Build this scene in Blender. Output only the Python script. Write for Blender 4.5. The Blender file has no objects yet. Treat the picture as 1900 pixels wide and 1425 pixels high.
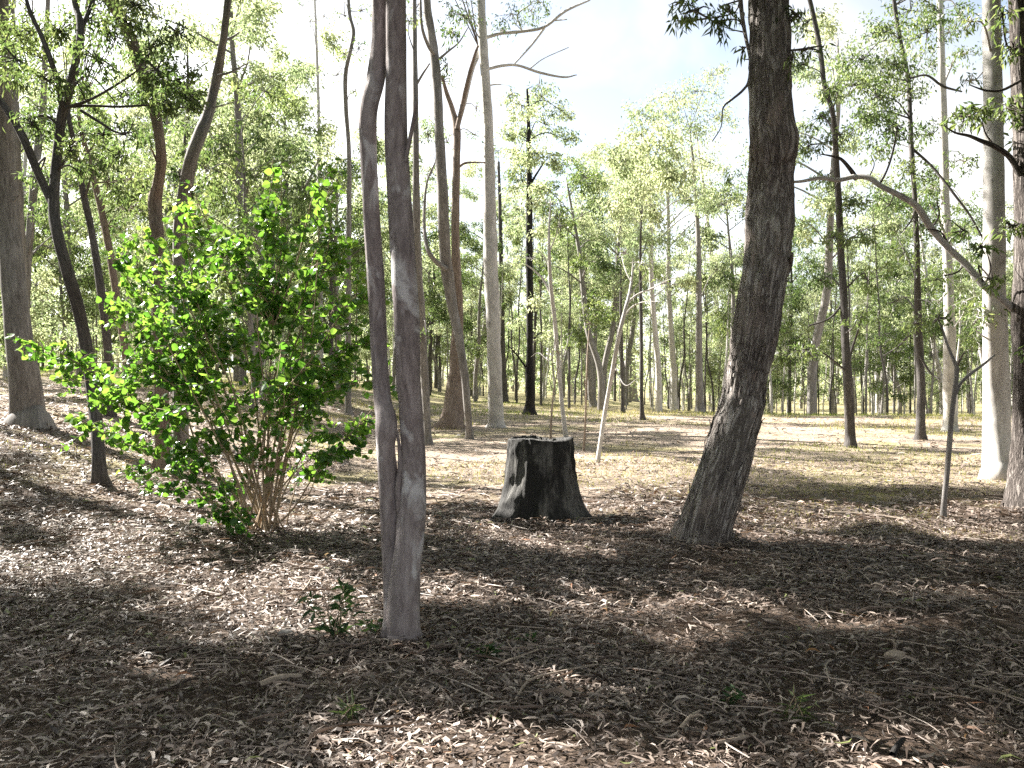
import bpy, math, random
import numpy as np

random.seed(7)
RNG = np.random.default_rng(7)
scene = bpy.context.scene
COL = scene.collection
R = math.radians

# ------------------------------------------------------------------ camera, sky, sun, exposure
CAM_Z, F, HZ = 1.55, 1650.0, 705.0          # eye height, focal length and horizon row of the 1900 px wide photograph
PITCH = math.atan((712.5 - HZ) / F)
cam = bpy.data.cameras.new('camera')
cam.sensor_width = 36.0
cam.lens = 36.0 * F / 1900.0
cam.clip_start, cam.clip_end = 0.05, 2000.0
cam_o = bpy.data.objects.new('camera', cam)
cam_o.location = (0, 0, CAM_Z)
cam_o.rotation_euler = (math.pi / 2 - PITCH, 0, 0)
COL.objects.link(cam_o)
scene.camera = cam_o

SUN_AZ, SUN_EL = R(-55), R(38)               # azimuth from the view direction (+Y), negative = left
w = bpy.data.worlds.new('World')
scene.world = w
w.use_nodes = True
nt = w.node_tree
bg = nt.nodes['Background']
sky = nt.nodes.new('ShaderNodeTexSky')
sky.sky_type = 'NISHITA'
sky.sun_disc = False
sky.sun_elevation = SUN_EL
sky.sun_rotation = SUN_AZ
sky.dust_density = 1.2
sky.air_density = 1.0
bw = nt.nodes.new('ShaderNodeRGBToBW')                    # thin bright high cloud over the whole sky
nt.links.new(sky.outputs[0], bw.inputs[0])
lift = nt.nodes.new('ShaderNodeMath'); lift.operation = 'MULTIPLY'; lift.inputs[1].default_value = 1.7
nt.links.new(bw.outputs[0], lift.inputs[0])
tc = nt.nodes.new('ShaderNodeTexCoord')
cn = nt.nodes.new('ShaderNodeTexNoise'); cn.inputs['Scale'].default_value = 2.6; cn.inputs['Detail'].default_value = 6; cn.inputs['Distortion'].default_value = .5
nt.links.new(tc.outputs['Generated'], cn.inputs['Vector'])
cr = nt.nodes.new('ShaderNodeMapRange'); cr.inputs[1].default_value = .38; cr.inputs[2].default_value = .6; cr.inputs[3].default_value = .3; cr.inputs[4].default_value = .95
nt.links.new(cn.outputs[0], cr.inputs[0])
cm_ = nt.nodes.new('ShaderNodeMix'); cm_.data_type = 'RGBA'
nt.links.new(cr.outputs[0], cm_.inputs[0]); nt.links.new(sky.outputs[0], cm_.inputs[6]); nt.links.new(lift.outputs[0], cm_.inputs[7])
nt.links.new(cm_.outputs[2], bg.inputs['Color'])
bg.inputs['Strength'].default_value = 0.05

sun = bpy.data.lights.new('sun', 'SUN')
sun.energy = 5.0
sun.angle = R(0.53)
sun.color = (1.0, 0.95, 0.87)
sun_o = bpy.data.objects.new('sun', sun)
to_sun = np.array([math.sin(SUN_AZ) * math.cos(SUN_EL), math.cos(SUN_AZ) * math.cos(SUN_EL), math.sin(SUN_EL)])
from mathutils import Vector
sun_o.rotation_euler = Vector(to_sun).to_track_quat('Z', 'Y').to_euler()
sun_o.location = (-20, 15, 30)
COL.objects.link(sun_o)

vs = scene.view_settings
vs.view_transform = 'Standard'
vs.look = 'None'
vs.gamma = 1.0
vs.use_curve_mapping = False
vs.exposure = 2.4

DENOISE = False
cy = scene.cycles
cy.use_denoising = DENOISE
cy.max_bounces = 7
cy.diffuse_bounces = 3
cy.glossy_bounces = 2
cy.transmission_bounces = 4
cy.transparent_max_bounces = 4
cy.caustics_reflective = cy.caustics_refractive = False
cy.sample_clamp_indirect = 0.45
cy.blur_glossy = 1.0

# ------------------------------------------------------------------ small maths
def hash3(i, j, k, s=0):
    n = (i.astype(np.int64) * 374761393 + j.astype(np.int64) * 668265263 + k.astype(np.int64) * 2147483647 + s * 974711) & 0xffffffff
    n = ((n ^ (n >> 13)) * 1274126177) & 0xffffffff
    n = (n ^ (n >> 16)) & 0xffffffff
    return n / 4294967295.0

def vnoise(p, s=0):
    """value noise in 0..1 of points p (n,3)"""
    i = np.floor(p).astype(np.int64)
    f = p - i
    f = f * f * (3 - 2 * f)
    r = 0
    for a in (0, 1):
        for b in (0, 1):
            for c in (0, 1):
                wt = (f[:, 0] if a else 1 - f[:, 0]) * (f[:, 1] if b else 1 - f[:, 1]) * (f[:, 2] if c else 1 - f[:, 2])
                r = r + wt * hash3(i[:, 0] + a, i[:, 1] + b, i[:, 2] + c, s)
    return r

def fbm(p, o=3, s=0):
    t, a, n = 0, 0.5, 0
    for k in range(o):
        t = t + a * vnoise(p * 2 ** k, s + k)
        n += a
        a *= .5
    return t / n

def sst(a, b, x):
    t = np.clip((x - a) / (b - a), 0, 1)
    return t * t * (3 - 2 * t)

def H(x, y):
    """ground height"""
    x = np.asarray(x, float); y = np.asarray(y, float)
    h = 0.85 * sst(3.0, 10.0, -x) * sst(4.0, 13.0, y)
    h = h + 1.4 * sst(10, 40, -x) * sst(0, 20, y)
    h = h - 1.5 * sst(4, 20, x) * sst(36, 62, y)
    h = h + 0.35 * sst(20, 45, y) * sst(4, -8, x)
    sh = np.shape(h)
    xx, yy = np.broadcast_to(x, sh).ravel(), np.broadcast_to(y, sh).ravel()
    p = np.stack([xx * .35, yy * .35, xx * 0], 1)
    h = h + (0.10 * (vnoise(p, 3) - .5) + 0.035 * (vnoise(p * 4, 4) - .5)).reshape(sh)
    return h

def ray(px, py):
    u, v = (px - 950.0) / F, (712.5 - py) / F
    c, s = math.cos(PITCH), math.sin(PITCH)
    return np.array([u, c + v * s, -s + v * c])

def at(px, py, d):
    r = ray(px, py)
    return np.array([0, 0, CAM_Z]) + r * (d / r[1])

def ground_hit(px, py):
    r = ray(px, py)
    d = 2.0
    while d < 140:
        p = np.array([0, 0, CAM_Z]) + r * (d / r[1])
        if p[2] <= float(H(p[0], p[1])):
            return p
        d *= 1.004
    return p

def norm(a):
    return a / np.maximum(np.linalg.norm(a, axis=-1, keepdims=True), 1e-9)

# ------------------------------------------------------------------ mesh collector
class MB:
    def __init__(self):
        self.v, self.q, self.t, self.c, self.b, self.n = [], [], [], [], [], 0
    def add(self, v, q=None, t=None, c=None, b=None):
        v = np.asarray(v, float).reshape(-1, 3)
        if q is not None and len(q): self.q.append(np.asarray(q, np.int64) + self.n)
        if t is not None and len(t): self.t.append(np.asarray(t, np.int64) + self.n)
        self.v.append(v)
        self.c.append(np.full(len(v), .5) if c is None else np.asarray(c, float))
        self.b.append(v.copy() if b is None else np.asarray(b, float))
        self.n += len(v)
    def mesh(self, name, mat=None, smooth=True, origin=None):
        v = np.concatenate(self.v)
        if origin is not None: v = v - np.asarray(origin)
        q = np.concatenate(self.q) if self.q else np.zeros((0, 4), np.int64)
        t = np.concatenate(self.t) if self.t else np.zeros((0, 3), np.int64)
        m = bpy.data.meshes.new(name)
        m.vertices.add(len(v)); m.vertices.foreach_set('co', v.astype(np.float32).ravel())
        m.loops.add(q.size + t.size)
        m.loops.foreach_set('vertex_index', np.concatenate([q.ravel(), t.ravel()]).astype(np.int32))
        m.polygons.add(len(q) + len(t))
        st = np.concatenate([np.arange(len(q)) * 4, q.size + np.arange(len(t)) * 3]).astype(np.int32)
        m.polygons.foreach_set('loop_start', st)
        m.polygons.foreach_set('use_smooth', np.full(len(st), smooth))
        a = m.attributes.new('tint', 'FLOAT', 'POINT'); a.data.foreach_set('value', np.concatenate(self.c).astype(np.float32))
        a = m.attributes.new('bark', 'FLOAT_VECTOR', 'POINT'); a.data.foreach_set('vector', np.concatenate(self.b).astype(np.float32).ravel())
        m.update(calc_edges=True)
        m.validate()
        if mat: m.materials.append(mat)
        return m

def link(name, mesh, parent=None, loc=None):
    o = bpy.data.objects.new(name, mesh)
    COL.objects.link(o)
    if parent is not None: o.parent = parent
    if loc is not None: o.location = loc
    return o

def thing(name, label, cat, loc, group=None):
    o = bpy.data.objects.new(name, None)
    o.empty_display_size = .2
    COL.objects.link(o)
    o.location = loc
    tag(o, label, cat, group)
    return o

def tag(o, label=None, cat=None, group=None, kind=None):
    if label: o['label'] = label
    if cat: o['category'] = cat
    if group: o['group'] = group
    if kind: o['kind'] = kind
    return o

def spline(P, sub):
    """Catmull-Rom through rows of P (any columns)"""
    P = np.asarray(P, float)
    if len(P) == 2: return P[0] + (P[1] - P[0]) * np.linspace(0, 1, sub + 1)[:, None]
    Q = np.vstack([2 * P[0] - P[1], P, 2 * P[-1] - P[-2]])
    out = []
    for i in range(1, len(Q) - 2):
        t = np.linspace(0, 1, sub, endpoint=False)[:, None]
        a, b, c, d = Q[i - 1], Q[i], Q[i + 1], Q[i + 2]
        out.append(.5 * (2 * b + (c - a) * t + (2 * a - 5 * b + 4 * c - d) * t ** 2 + (3 * b - a - 3 * c + d) * t ** 3))
    out.append(P[-1:])
    return np.concatenate(out)

def tube(mb, pts, rad, n=8, sub=4, disp=None, tint=.5, seed=0):
    """swept round trunk or branch; disp(bark coords, radius) -> radial offset in m"""
    S = spline(np.column_stack([np.asarray(pts, float), np.asarray(rad, float)]), sub)
    P, r = S[:, :3], np.maximum(S[:, 3], .0006)
    T = norm(np.gradient(P, axis=0))
    ref = np.array([1., 0, 0]) if abs(T[0][0]) < .8 else np.array([0, 1., 0])
    U = np.zeros_like(P)
    u = ref
    for i in range(len(P)):
        u = u - T[i] * np.dot(u, T[i]); u = u / np.linalg.norm(u); U[i] = u
    V = np.cross(T, U)
    al = np.concatenate([[0], np.cumsum(np.linalg.norm(np.diff(P, axis=0), axis=1))])
    th = np.arange(n) * 2 * math.pi / n
    ca, sa = np.cos(th), np.sin(th)
    B = np.stack([ca[None] * r[:, None] + seed * 3.1, sa[None] * r[:, None], np.repeat(al[:, None], n, 1) + seed * 1.7], -1)
    rr = np.repeat(r[:, None], n, 1)
    if disp is not None:
        rr = rr + disp(B.reshape(-1, 3), rr.ravel()).reshape(rr.shape)
    X = P[:, None] + U[:, None] * (ca[None] * rr)[..., None] + V[:, None] * (sa[None] * rr)[..., None]
    m = len(P)
    i = np.arange(m - 1)[:, None] * n
    j = np.arange(n)[None]
    k = (j + 1) % n
    q = np.stack([i + j, i + k, i + n + k, i + n + j], -1).reshape(-1, 4)
    v = X.reshape(-1, 3)
    tris = np.stack([np.full(n, m * n), (m - 1) * n + np.arange(n), (m - 1) * n + (np.arange(n) + 1) % n], 1)
    v = np.vstack([v, P[-1] + T[-1] * r[-1] * .4])
    b = np.vstack([B.reshape(-1, 3), B[-1, 0]])
    mb.add(v, q, tris, np.full(len(v), tint), b)

def leaves(mb, pos, axis, L, W, rng, fold=.25, tint=None, curve=.0):
    """kite-shaped leaves, one bent quad pair each"""
    n = len(pos)
    axis = norm(axis)
    s = norm(np.cross(axis, norm(rng.normal(size=(n, 3)))))
    nn = np.cross(axis, s)
    L = np.broadcast_to(L, n)[:, None]; W = np.broadcast_to(W, n)[:, None]
    a = pos
    m = pos + axis * L * .42
    b1 = m + s * W * .5 + nn * W * fold
    b2 = m - s * W * .5 + nn * W * fold
    c = pos + axis * L + nn * L * curve
    v = np.stack([a, b1, c, b2], 1).reshape(-1, 3)
    i = np.arange(n)[:, None] * 4
    t = np.concatenate([i + [[0, 1, 2]], i + [[0, 2, 3]]])
    ti = rng.random(n) if tint is None else np.clip(tint + rng.normal(size=n) * .15, 0, 1)
    mb.add(v, None, t, np.repeat(ti, 4))

CULL = [True]
# gaps in the crowns: the places the photograph shows in sun (ground spots as px, py, rx, ry; standing things as x, y, z, r)
SUNNY = [(130, 850, 120, 34), (480, 1045, 220, 66), (570, 1125, 140, 42), (610, 950, 90, 60), (850, 960, 90, 40), (880, 880, 150, 60), (1180, 890, 140, 60), (1170, 1066, 120, 18), (1290, 1158, 90, 15),
         (880, 1385, 300, 52), (1330, 1400, 110, 40), (1560, 1365, 150, 20), (1640, 1140, 160, 13), (1500, 950, 160, 30), (1800, 960, 120, 40), (300, 920, 100, 24), (990, 985, 110, 14), (1560, 1265, 70, 12), (1120, 1300, 60, 14), (1470, 1012, 150, 11), (1760, 1085, 140, 11), (1420, 1105, 110, 12), (640, 1230, 60, 26)]
_fr = np.random.default_rng(29)
for _ in range(30):                                       # small sun flecks
    _b = 1000 + 420 * _fr.random()
    SUNNY.append((_fr.uniform(60, 1880), _b, _fr.uniform(25, 70), _fr.uniform(6, 10) * (_b - HZ) / 400))
STAND = [(-2.6, 8.9, 1.0, 1.0), (-3.2, 8.9, 1.8, 1.2), (-2.2, 8.9, 2.2, 1.2), (-4.2, 9, 1.3, .9), (.32, 10, .7, .6), (1.75, 8.5, .5, .35), (1.9, 8.5, 1.1, .35), (2.1, 8.5, 1.8, .35), (2.4, 8.5, 3.0, .3), (-.72, 5.3, 1.2, .22), (-.75, 5.3, 2.2, .22), (7.5, 13.8, 1.2, .9), (7.5, 13.8, 3, .8), (5.6, 10.9, 1, .5)]
def sunlit(p, pad=0.0, soft=.5):
    p = np.asarray(p, float)
    t = (p[:, 2] - .1) / to_sun[2]
    g = p - to_sun * t[:, None]
    y = np.maximum(g[:, 1], .5)
    u, v = 950 + F * g[:, 0] / y, HZ + F * (CAM_Z - .1) / y
    hit = np.zeros(len(p), bool)
    wob = (fbm(np.stack([g[:, 0] * 1.3, g[:, 1] * 1.3, 0 * t], 1), 2, 91) - .5) * 2.2 * soft
    for (a, b, rx, ry) in SUNNY:
        k = pad * F / (F * CAM_Z / (b - HZ))
        ky = pad * F * CAM_Z / (F * CAM_Z / (b - HZ)) ** 2
        hit |= ((u - a) / (rx + k)) ** 2 + ((v - b) / (ry + ky)) ** 2 < 1 + wob
    for (a, b, c, r) in STAND:
        q = np.array([a, b, c]) - p
        along = -(q @ to_sun)
        dist = np.linalg.norm(q + along[:, None] * to_sun, axis=1)
        hit |= (dist < (r + pad) * (1 + .3 * wob)) & (along > .5)
    u, v = 950 + F * p[:, 0] / np.maximum(p[:, 1], .3), HZ - F * (p[:, 2] - CAM_Z) / np.maximum(p[:, 1], .3)
    seen = (p[:, 1] > .3) & (u > -10) & (u < 1910) & (v > -10)
    return hit & (p[:, 2] > 2.6) & ~(seen & (pad == 0))

def clump(mb_l, mb_t, c, r, n, rng, L=.13, W=.022, droop=.7, subs=9, flat=.7, twig_r=.012, broad=False):
    """an airy clump of hanging leaves: twigs run from the centre to tufts"""
    c = np.asarray(c, float)
    S = norm(rng.normal(size=(subs, 3))) * (rng.random((subs, 1)) ** .45) * r
    S[:, 2] *= flat
    per = max(2, int(n / subs))
    base = rng.random()
    for s in S:
        tip = c + s
        k = int(per * (.5 + rng.random()))
        p = tip + rng.normal(size=(k, 3)) * np.array([.21, .21, .16]) * r
        if CULL[0]:
            p = p[~sunlit(p)]
            if len(p) < .3 * k: continue
            k = len(p)
        if k == 0: continue
        if mb_t is not None:
            mid = c + s * .5 + rng.normal(size=3) * r * .06 + np.array([0, 0, .06 * r])
            tube(mb_t, [c, mid, tip], [twig_r, twig_r * .6, twig_r * .25], n=4, sub=2)
        ax = np.array([0, 0, -droop]) + rng.normal(size=(k, 3)) * .55 + norm(p - c) * .25
        leaves(mb_l, p, ax, L * rng.uniform(.6, 1.25, k), W * rng.uniform(.7, 1.3, k), rng, tint=np.clip(.25 + .5 * base + .15 * rng.normal(), 0, 1))

# ------------------------------------------------------------------ materials
def new_mat(name):
    m = bpy.data.materials.new(name)
    m.use_nodes = True
    t = m.node_tree
    return m, t, t.nodes['Principled BSDF'], t.links

def ramp(t, stops, fac):
    n = t.nodes.new('ShaderNodeValToRGB')
    e = n.color_ramp.elements
    while len(e) < len(stops): e.new(.5)
    for k, (p, c) in enumerate(stops):
        e[k].position = p; e[k].color = (*c, 1)
    t.links.new(fac, n.inputs[0])
    return n.outputs[0]

def noise(t, vec, scale, detail=4, rough=.6, dist=0):
    n = t.nodes.new('ShaderNodeTexNoise')
    n.inputs['Scale'].default_value = scale; n.inputs['Detail'].default_value = detail
    n.inputs['Roughness'].default_value = rough; n.inputs['Distortion'].default_value = dist
    if vec is not None: t.links.new(vec, n.inputs['Vector'])
    return n.outputs[0]

def mapping(t, vec, scale):
    n = t.nodes.new('ShaderNodeMapping')
    n.inputs['Scale'].default_value = scale
    t.links.new(vec, n.inputs[0])
    return n.outputs[0]

def attr(t, name, out='Vector'):
    n = t.nodes.new('ShaderNodeAttribute'); n.attribute_name = name
    return n.outputs[out]

def mix(t, fac, a, b, mode='MIX'):
    n = t.nodes.new('ShaderNodeMix'); n.data_type = 'RGBA'; n.blend_type = mode
    for s, v in ((0, fac), (6, a), (7, b)):
        if isinstance(v, (int, float)): n.inputs[s].default_value = v
        elif isinstance(v, tuple): n.inputs[s].default_value = (*v, 1)
        else: t.links.new(v, n.inputs[s])
    return n.outputs[2]

def maths(t, op, a, b):
    n = t.nodes.new('ShaderNodeMath'); n.operation = op
    for s, v in ((0, a), (1, b)):
        if isinstance(v, (int, float)): n.inputs[s].default_value = v
        else: t.links.new(v, n.inputs[s])
    return n.outputs[0]

def bump(t, h, bsdf, strength, dist):
    n = t.nodes.new('ShaderNodeBump')
    n.inputs['Strength'].default_value = strength; n.inputs['Distance'].default_value = dist
    t.links.new(h, n.inputs['Height']); t.links.new(n.outputs[0], bsdf.inputs['Normal'])

def bark(name, dark, mid, light, patch=None, grain=(9, 9, 1.2), fs=6, bs=.6, bd=.02, patch_scale=3.0, rough=.85, patch_amt=(.55, .62), plates=.25):
    m, t, p, lk = new_mat(name)
    v = attr(t, 'bark')
    g0 = noise(t, mapping(t, v, grain), fs, 6, .65, .3)
    rd = maths(t, 'ABSOLUTE', maths(t, 'SUBTRACT', noise(t, mapping(t, v, (grain[0] * .34, grain[1] * .34, grain[2] * .42)), fs, 4, .6, .5), .5), 0)
    g = maths(t, 'ADD', maths(t, 'MULTIPLY', g0, 1 - plates), maths(t, 'MULTIPLY', maths(t, 'MINIMUM', maths(t, 'MULTIPLY', rd, 5.5), .78), plates))
    big = noise(t, mapping(t, v, (2, 2, .8)), 1.6, 3, .6)
    fine = noise(t, mapping(t, v, (grain[0] * 4, grain[1] * 4, grain[2] * 6)), fs, 4, .7)
    f = maths(t, 'ADD', maths(t, 'ADD', maths(t, 'MULTIPLY', g, .62), maths(t, 'MULTIPLY', fine, .16)), maths(t, 'MULTIPLY', big, .25))
    c = ramp(t, [(.33, dark), (.5, mid), (.68, light)], f)
    if patch:
        pn = noise(t, mapping(t, v, (1.6, 1.6, .8)), patch_scale, 5, .6, .6)
        pm = ramp(t, [(patch_amt[0], (0, 0, 0)), (patch_amt[1], (1, 1, 1))], pn)
        c = mix(t, pm, c, patch)
    lk.new(c, p.inputs['Base Color'])
    p.inputs['Roughness'].default_value = rough
    p.inputs['Specular IOR Level'].default_value = .25
    bump(t, maths(t, 'ADD', g, maths(t, 'MULTIPLY', fine, .35)), p, bs, bd)
    return m

def leaf_mat(name, stops, tstops, tr=.45, rough=.45, spec=.35):
    m, t, p, lk = new_mat(name)
    f = attr(t, 'tint', 'Fac')
    lk.new(ramp(t, stops, f), p.inputs['Base Color'])
    p.inputs['Roughness'].default_value = rough
    p.inputs['Specular IOR Level'].default_value = spec
    tb = t.nodes.new('ShaderNodeBsdfTranslucent')
    lk.new(ramp(t, tstops, f), tb.inputs['Color'])
    mx = t.nodes.new('ShaderNodeMixShader'); mx.inputs[0].default_value = tr
    lk.new(p.outputs[0], mx.inputs[1]); lk.new(tb.outputs[0], mx.inputs[2])
    lk.new(mx.outputs[0], t.nodes['Material Output'].inputs[0])
    return m

M = {}
M['grey_bark'] = bark('grey_bark', (.11, .092, .092), (.245, .212, .212), (.37, .335, .337), patch=(.48, .47, .48), grain=(7, 7, 1.6), fs=5, bs=.6, bd=.012, patch_amt=(.58, .66))
M['iron_bark'] = bark('iron_bark', (.18, .155, .142), (.42, .38, .355), (.58, .55, .52), patch=(.46, .38, .34), grain=(14, 14, 1.5), fs=5, bs=1.0, bd=.06, plates=.65, patch_amt=(.56, .7))
M['edge_bark'] = bark('edge_bark', (.07, .058, .052), (.20, .172, .158), (.36, .325, .30), grain=(14, 14, 1.5), fs=5, bs=1.0, bd=.06, plates=.65)
M['pale_bark'] = bark('pale_bark', (.36, .34, .325), (.52, .50, .48), (.68, .66, .64), patch=(.32, .30, .29), grain=(3, 3, 1.2), fs=3, bs=.2, bd=.006, patch_amt=(.60, .68))
M['brown_bark'] = bark('brown_bark', (.12, .085, .065), (.25, .195, .165), (.39, .33, .29), grain=(8, 8, .9), fs=5, bs=.7, bd=.02)
M['dark_bark'] = bark('dark_bark', (.045, .04, .038), (.105, .096, .092), (.20, .186, .18), grain=(10, 10, 1.3), fs=5, bs=.8, bd=.02)
M['burnt_bark'] = bark('burnt_bark', (.010, .009, .009), (.022, .02, .019), (.06, .055, .05), grain=(10, 10, 1.3), fs=5, bs=.8, bd=.02)
M['mid_bark'] = bark('mid_bark', (.12, .108, .10), (.23, .215, .205), (.37, .355, .345), grain=(7, 7, 1), fs=4, bs=.4, bd=.01)
M['stem_bark'] = bark('stem_bark', (.22, .16, .105), (.39, .30, .21), (.52, .43, .32), grain=(20, 20, 3), fs=6, bs=.3, bd=.003)
M['stick_bark'] = bark('stick_bark', (.16, .125, .10), (.32, .26, .21), (.48, .42, .36), grain=(30, 30, 4), fs=6, bs=.4, bd=.003)
M['gum_leaf'] = leaf_mat('gum_leaf', [(0, (.035, .055, .022)), (.5, (.065, .09, .032)), (1, (.11, .135, .045))],
                         [(0, (.11, .19, .05)), (.5, (.20, .29, .08)), (1, (.36, .42, .14))], .42, .42, .45)
M['wattle_leaf'] = leaf_mat('wattle_leaf', [(0, (.105, .125, .075)), (.5, (.17, .19, .115)), (1, (.25, .26, .16))],
                            [(0, (.25, .34, .16)), (.5, (.43, .50, .25)), (1, (.66, .68, .40))], .62, .5, .35)
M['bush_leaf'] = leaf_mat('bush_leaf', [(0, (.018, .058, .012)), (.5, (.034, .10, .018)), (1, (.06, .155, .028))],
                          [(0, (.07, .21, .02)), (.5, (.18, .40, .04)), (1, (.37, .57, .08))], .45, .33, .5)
M['weed_leaf'] = leaf_mat('weed_leaf', [(0, (.02, .045, .018)), (1, (.05, .10, .035))], [(0, (.04, .10, .025)), (1, (.14, .24, .06))], .35, .5, .3)
M['litter_leaf'] = leaf_mat('litter_leaf', [(0, (.03, .023, .02)), (.3, (.115, .086, .071)), (.55, (.255, .20, .172)), (.8, (.41, .34, .29)), (.93, (.49, .425, .37)), (.97, (.30, .13, .065)), (1, (.15, .17, .06))],
                            [(0, (.03, .02, .015)), (.6, (.2, .13, .08)), (1, (.3, .2, .1))], .12, .5, .35)
M['grass_blade'] = leaf_mat('grass_blade', [(0, (.13, .17, .05)), (.5, (.28, .28, .11)), (1, (.46, .40, .23))],
                            [(0, (.2, .3, .05)), (.5, (.4, .4, .1)), (1, (.5, .42, .2))], .4, .6, .2)

def ground_mat():
    m, t, p, lk = new_mat('leaf_strewn_soil')
    g = t.nodes.new('ShaderNodeNewGeometry').outputs['Position']
    n1 = noise(t, g, 14, 8, .75, .4)
    n2 = noise(t, g, 60, 5, .7)
    n3 = noise(t, g, .55, 4, .6, .5)
    f = maths(t, 'ADD', maths(t, 'MULTIPLY', n1, .5), maths(t, 'MULTIPLY', n2, .5))
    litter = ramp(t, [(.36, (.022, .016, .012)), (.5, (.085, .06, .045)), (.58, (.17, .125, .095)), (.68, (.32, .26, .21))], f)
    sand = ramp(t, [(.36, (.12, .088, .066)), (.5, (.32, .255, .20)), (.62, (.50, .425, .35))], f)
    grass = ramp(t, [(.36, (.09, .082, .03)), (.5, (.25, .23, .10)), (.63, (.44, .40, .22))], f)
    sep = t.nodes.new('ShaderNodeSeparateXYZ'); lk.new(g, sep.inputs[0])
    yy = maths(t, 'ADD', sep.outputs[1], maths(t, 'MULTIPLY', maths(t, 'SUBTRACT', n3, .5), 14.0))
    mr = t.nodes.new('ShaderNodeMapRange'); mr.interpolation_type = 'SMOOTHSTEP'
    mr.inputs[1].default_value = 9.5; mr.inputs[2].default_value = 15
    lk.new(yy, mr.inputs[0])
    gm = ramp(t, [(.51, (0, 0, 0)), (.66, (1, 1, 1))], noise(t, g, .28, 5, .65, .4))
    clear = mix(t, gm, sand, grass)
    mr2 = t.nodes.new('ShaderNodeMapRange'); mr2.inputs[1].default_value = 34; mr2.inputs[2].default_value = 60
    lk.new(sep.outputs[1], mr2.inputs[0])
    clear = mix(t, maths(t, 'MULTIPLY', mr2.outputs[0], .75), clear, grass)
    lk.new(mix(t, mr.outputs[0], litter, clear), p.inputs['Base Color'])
    p.inputs['Roughness'].default_value = .9
    p.inputs['Specular IOR Level'].default_value = .2
    bump(t, f, p, .9, .05)
    return m
M['ground'] = ground_mat()

def stump_mat():
    m, t, p, lk = new_mat('charred_wood')
    v = attr(t, 'bark')
    g = noise(t, mapping(t, v, (7, 7, .9)), 5, 7, .7, .5)
    b = noise(t, mapping(t, v, (1.6, 1.6, .7)), 3.0, 4, .6, .4)
    c1 = ramp(t, [(.35, (.006, .006, .006)), (.55, (.018, .017, .016)), (.72, (.05, .047, .044))], g)
    c2 = ramp(t, [(.3, (.035, .034, .032)), (.5, (.105, .102, .095)), (.75, (.21, .203, .19))], g)
    lk.new(mix(t, ramp(t, [(.5, (0, 0, 0)), (.62, (1, 1, 1))], b), c1, c2), p.inputs['Base Color'])
    p.inputs['Roughness'].default_value = .8
    bump(t, g, p, 1.0, .03)
    return m
M['stump'] = stump_mat()

# ------------------------------------------------------------------ ground
def build_ground():
    ys = np.concatenate([np.linspace(-40, 1, 14), np.linspace(1.6, 16, 150), 16 + np.geomspace(.12, 900, 120)])
    xs = np.concatenate([-(np.geomspace(.1, 900, 110) + 8)[::-1], np.linspace(-8, 8, 150), np.geomspace(.1, 900, 110) + 8])
    X, Y = np.meshgrid(xs, ys)
    Z = H(X, Y)
    P = np.stack([X.ravel() * 5, Y.ravel() * 5, 0 * X.ravel()], 1)
    Z = Z + .03 * (fbm(P, 3, 9).reshape(Z.shape) - .5) * (Y < 30)
    mb = MB()
    nx, ny = len(xs), len(ys)
    i = np.arange(ny - 1)[:, None] * nx; j = np.arange(nx - 1)[None]
    q = np.stack([i + j, i + j + 1, i + nx + j + 1, i + nx + j], -1).reshape(-1, 4)
    mb.add(np.stack([X, Y, Z], -1).reshape(-1, 3), q)
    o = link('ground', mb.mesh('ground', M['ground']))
    tag(o, kind='structure')
build_ground()

# ------------------------------------------------------------------ trees placed one by one
def ridged(depth, k=26, zs=1.6, s=0):
    def f(B, r):
        a = np.arctan2(B[:, 1], B[:, 0] - np.round(B[:, 0] / 3.1) * 3.1)
        c = np.stack([np.cos(a) * r * k + 7, np.sin(a) * r * k, B[:, 2] * zs], 1)
        n = 1 - np.abs(2 * fbm(c, 2, s) - 1) * 2
        lump = fbm(np.stack([np.cos(a) * 1.2, np.sin(a) * 1.2, B[:, 2] * 2.2], 1), 2, s + 5) - .5
        return depth * n + r * .22 * lump
    return f

def lumpy(amt, zs=2.5, s=0):
    def f(B, r):
        a = np.arctan2(B[:, 1], B[:, 0] - np.round(B[:, 0] / 3.1) * 3.1)
        n = fbm(np.stack([np.cos(a) * 1.1 + 5, np.sin(a) * 1.1, B[:, 2] * zs], 1), 3, s) - .5
        return r * amt * n
    return f

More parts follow.
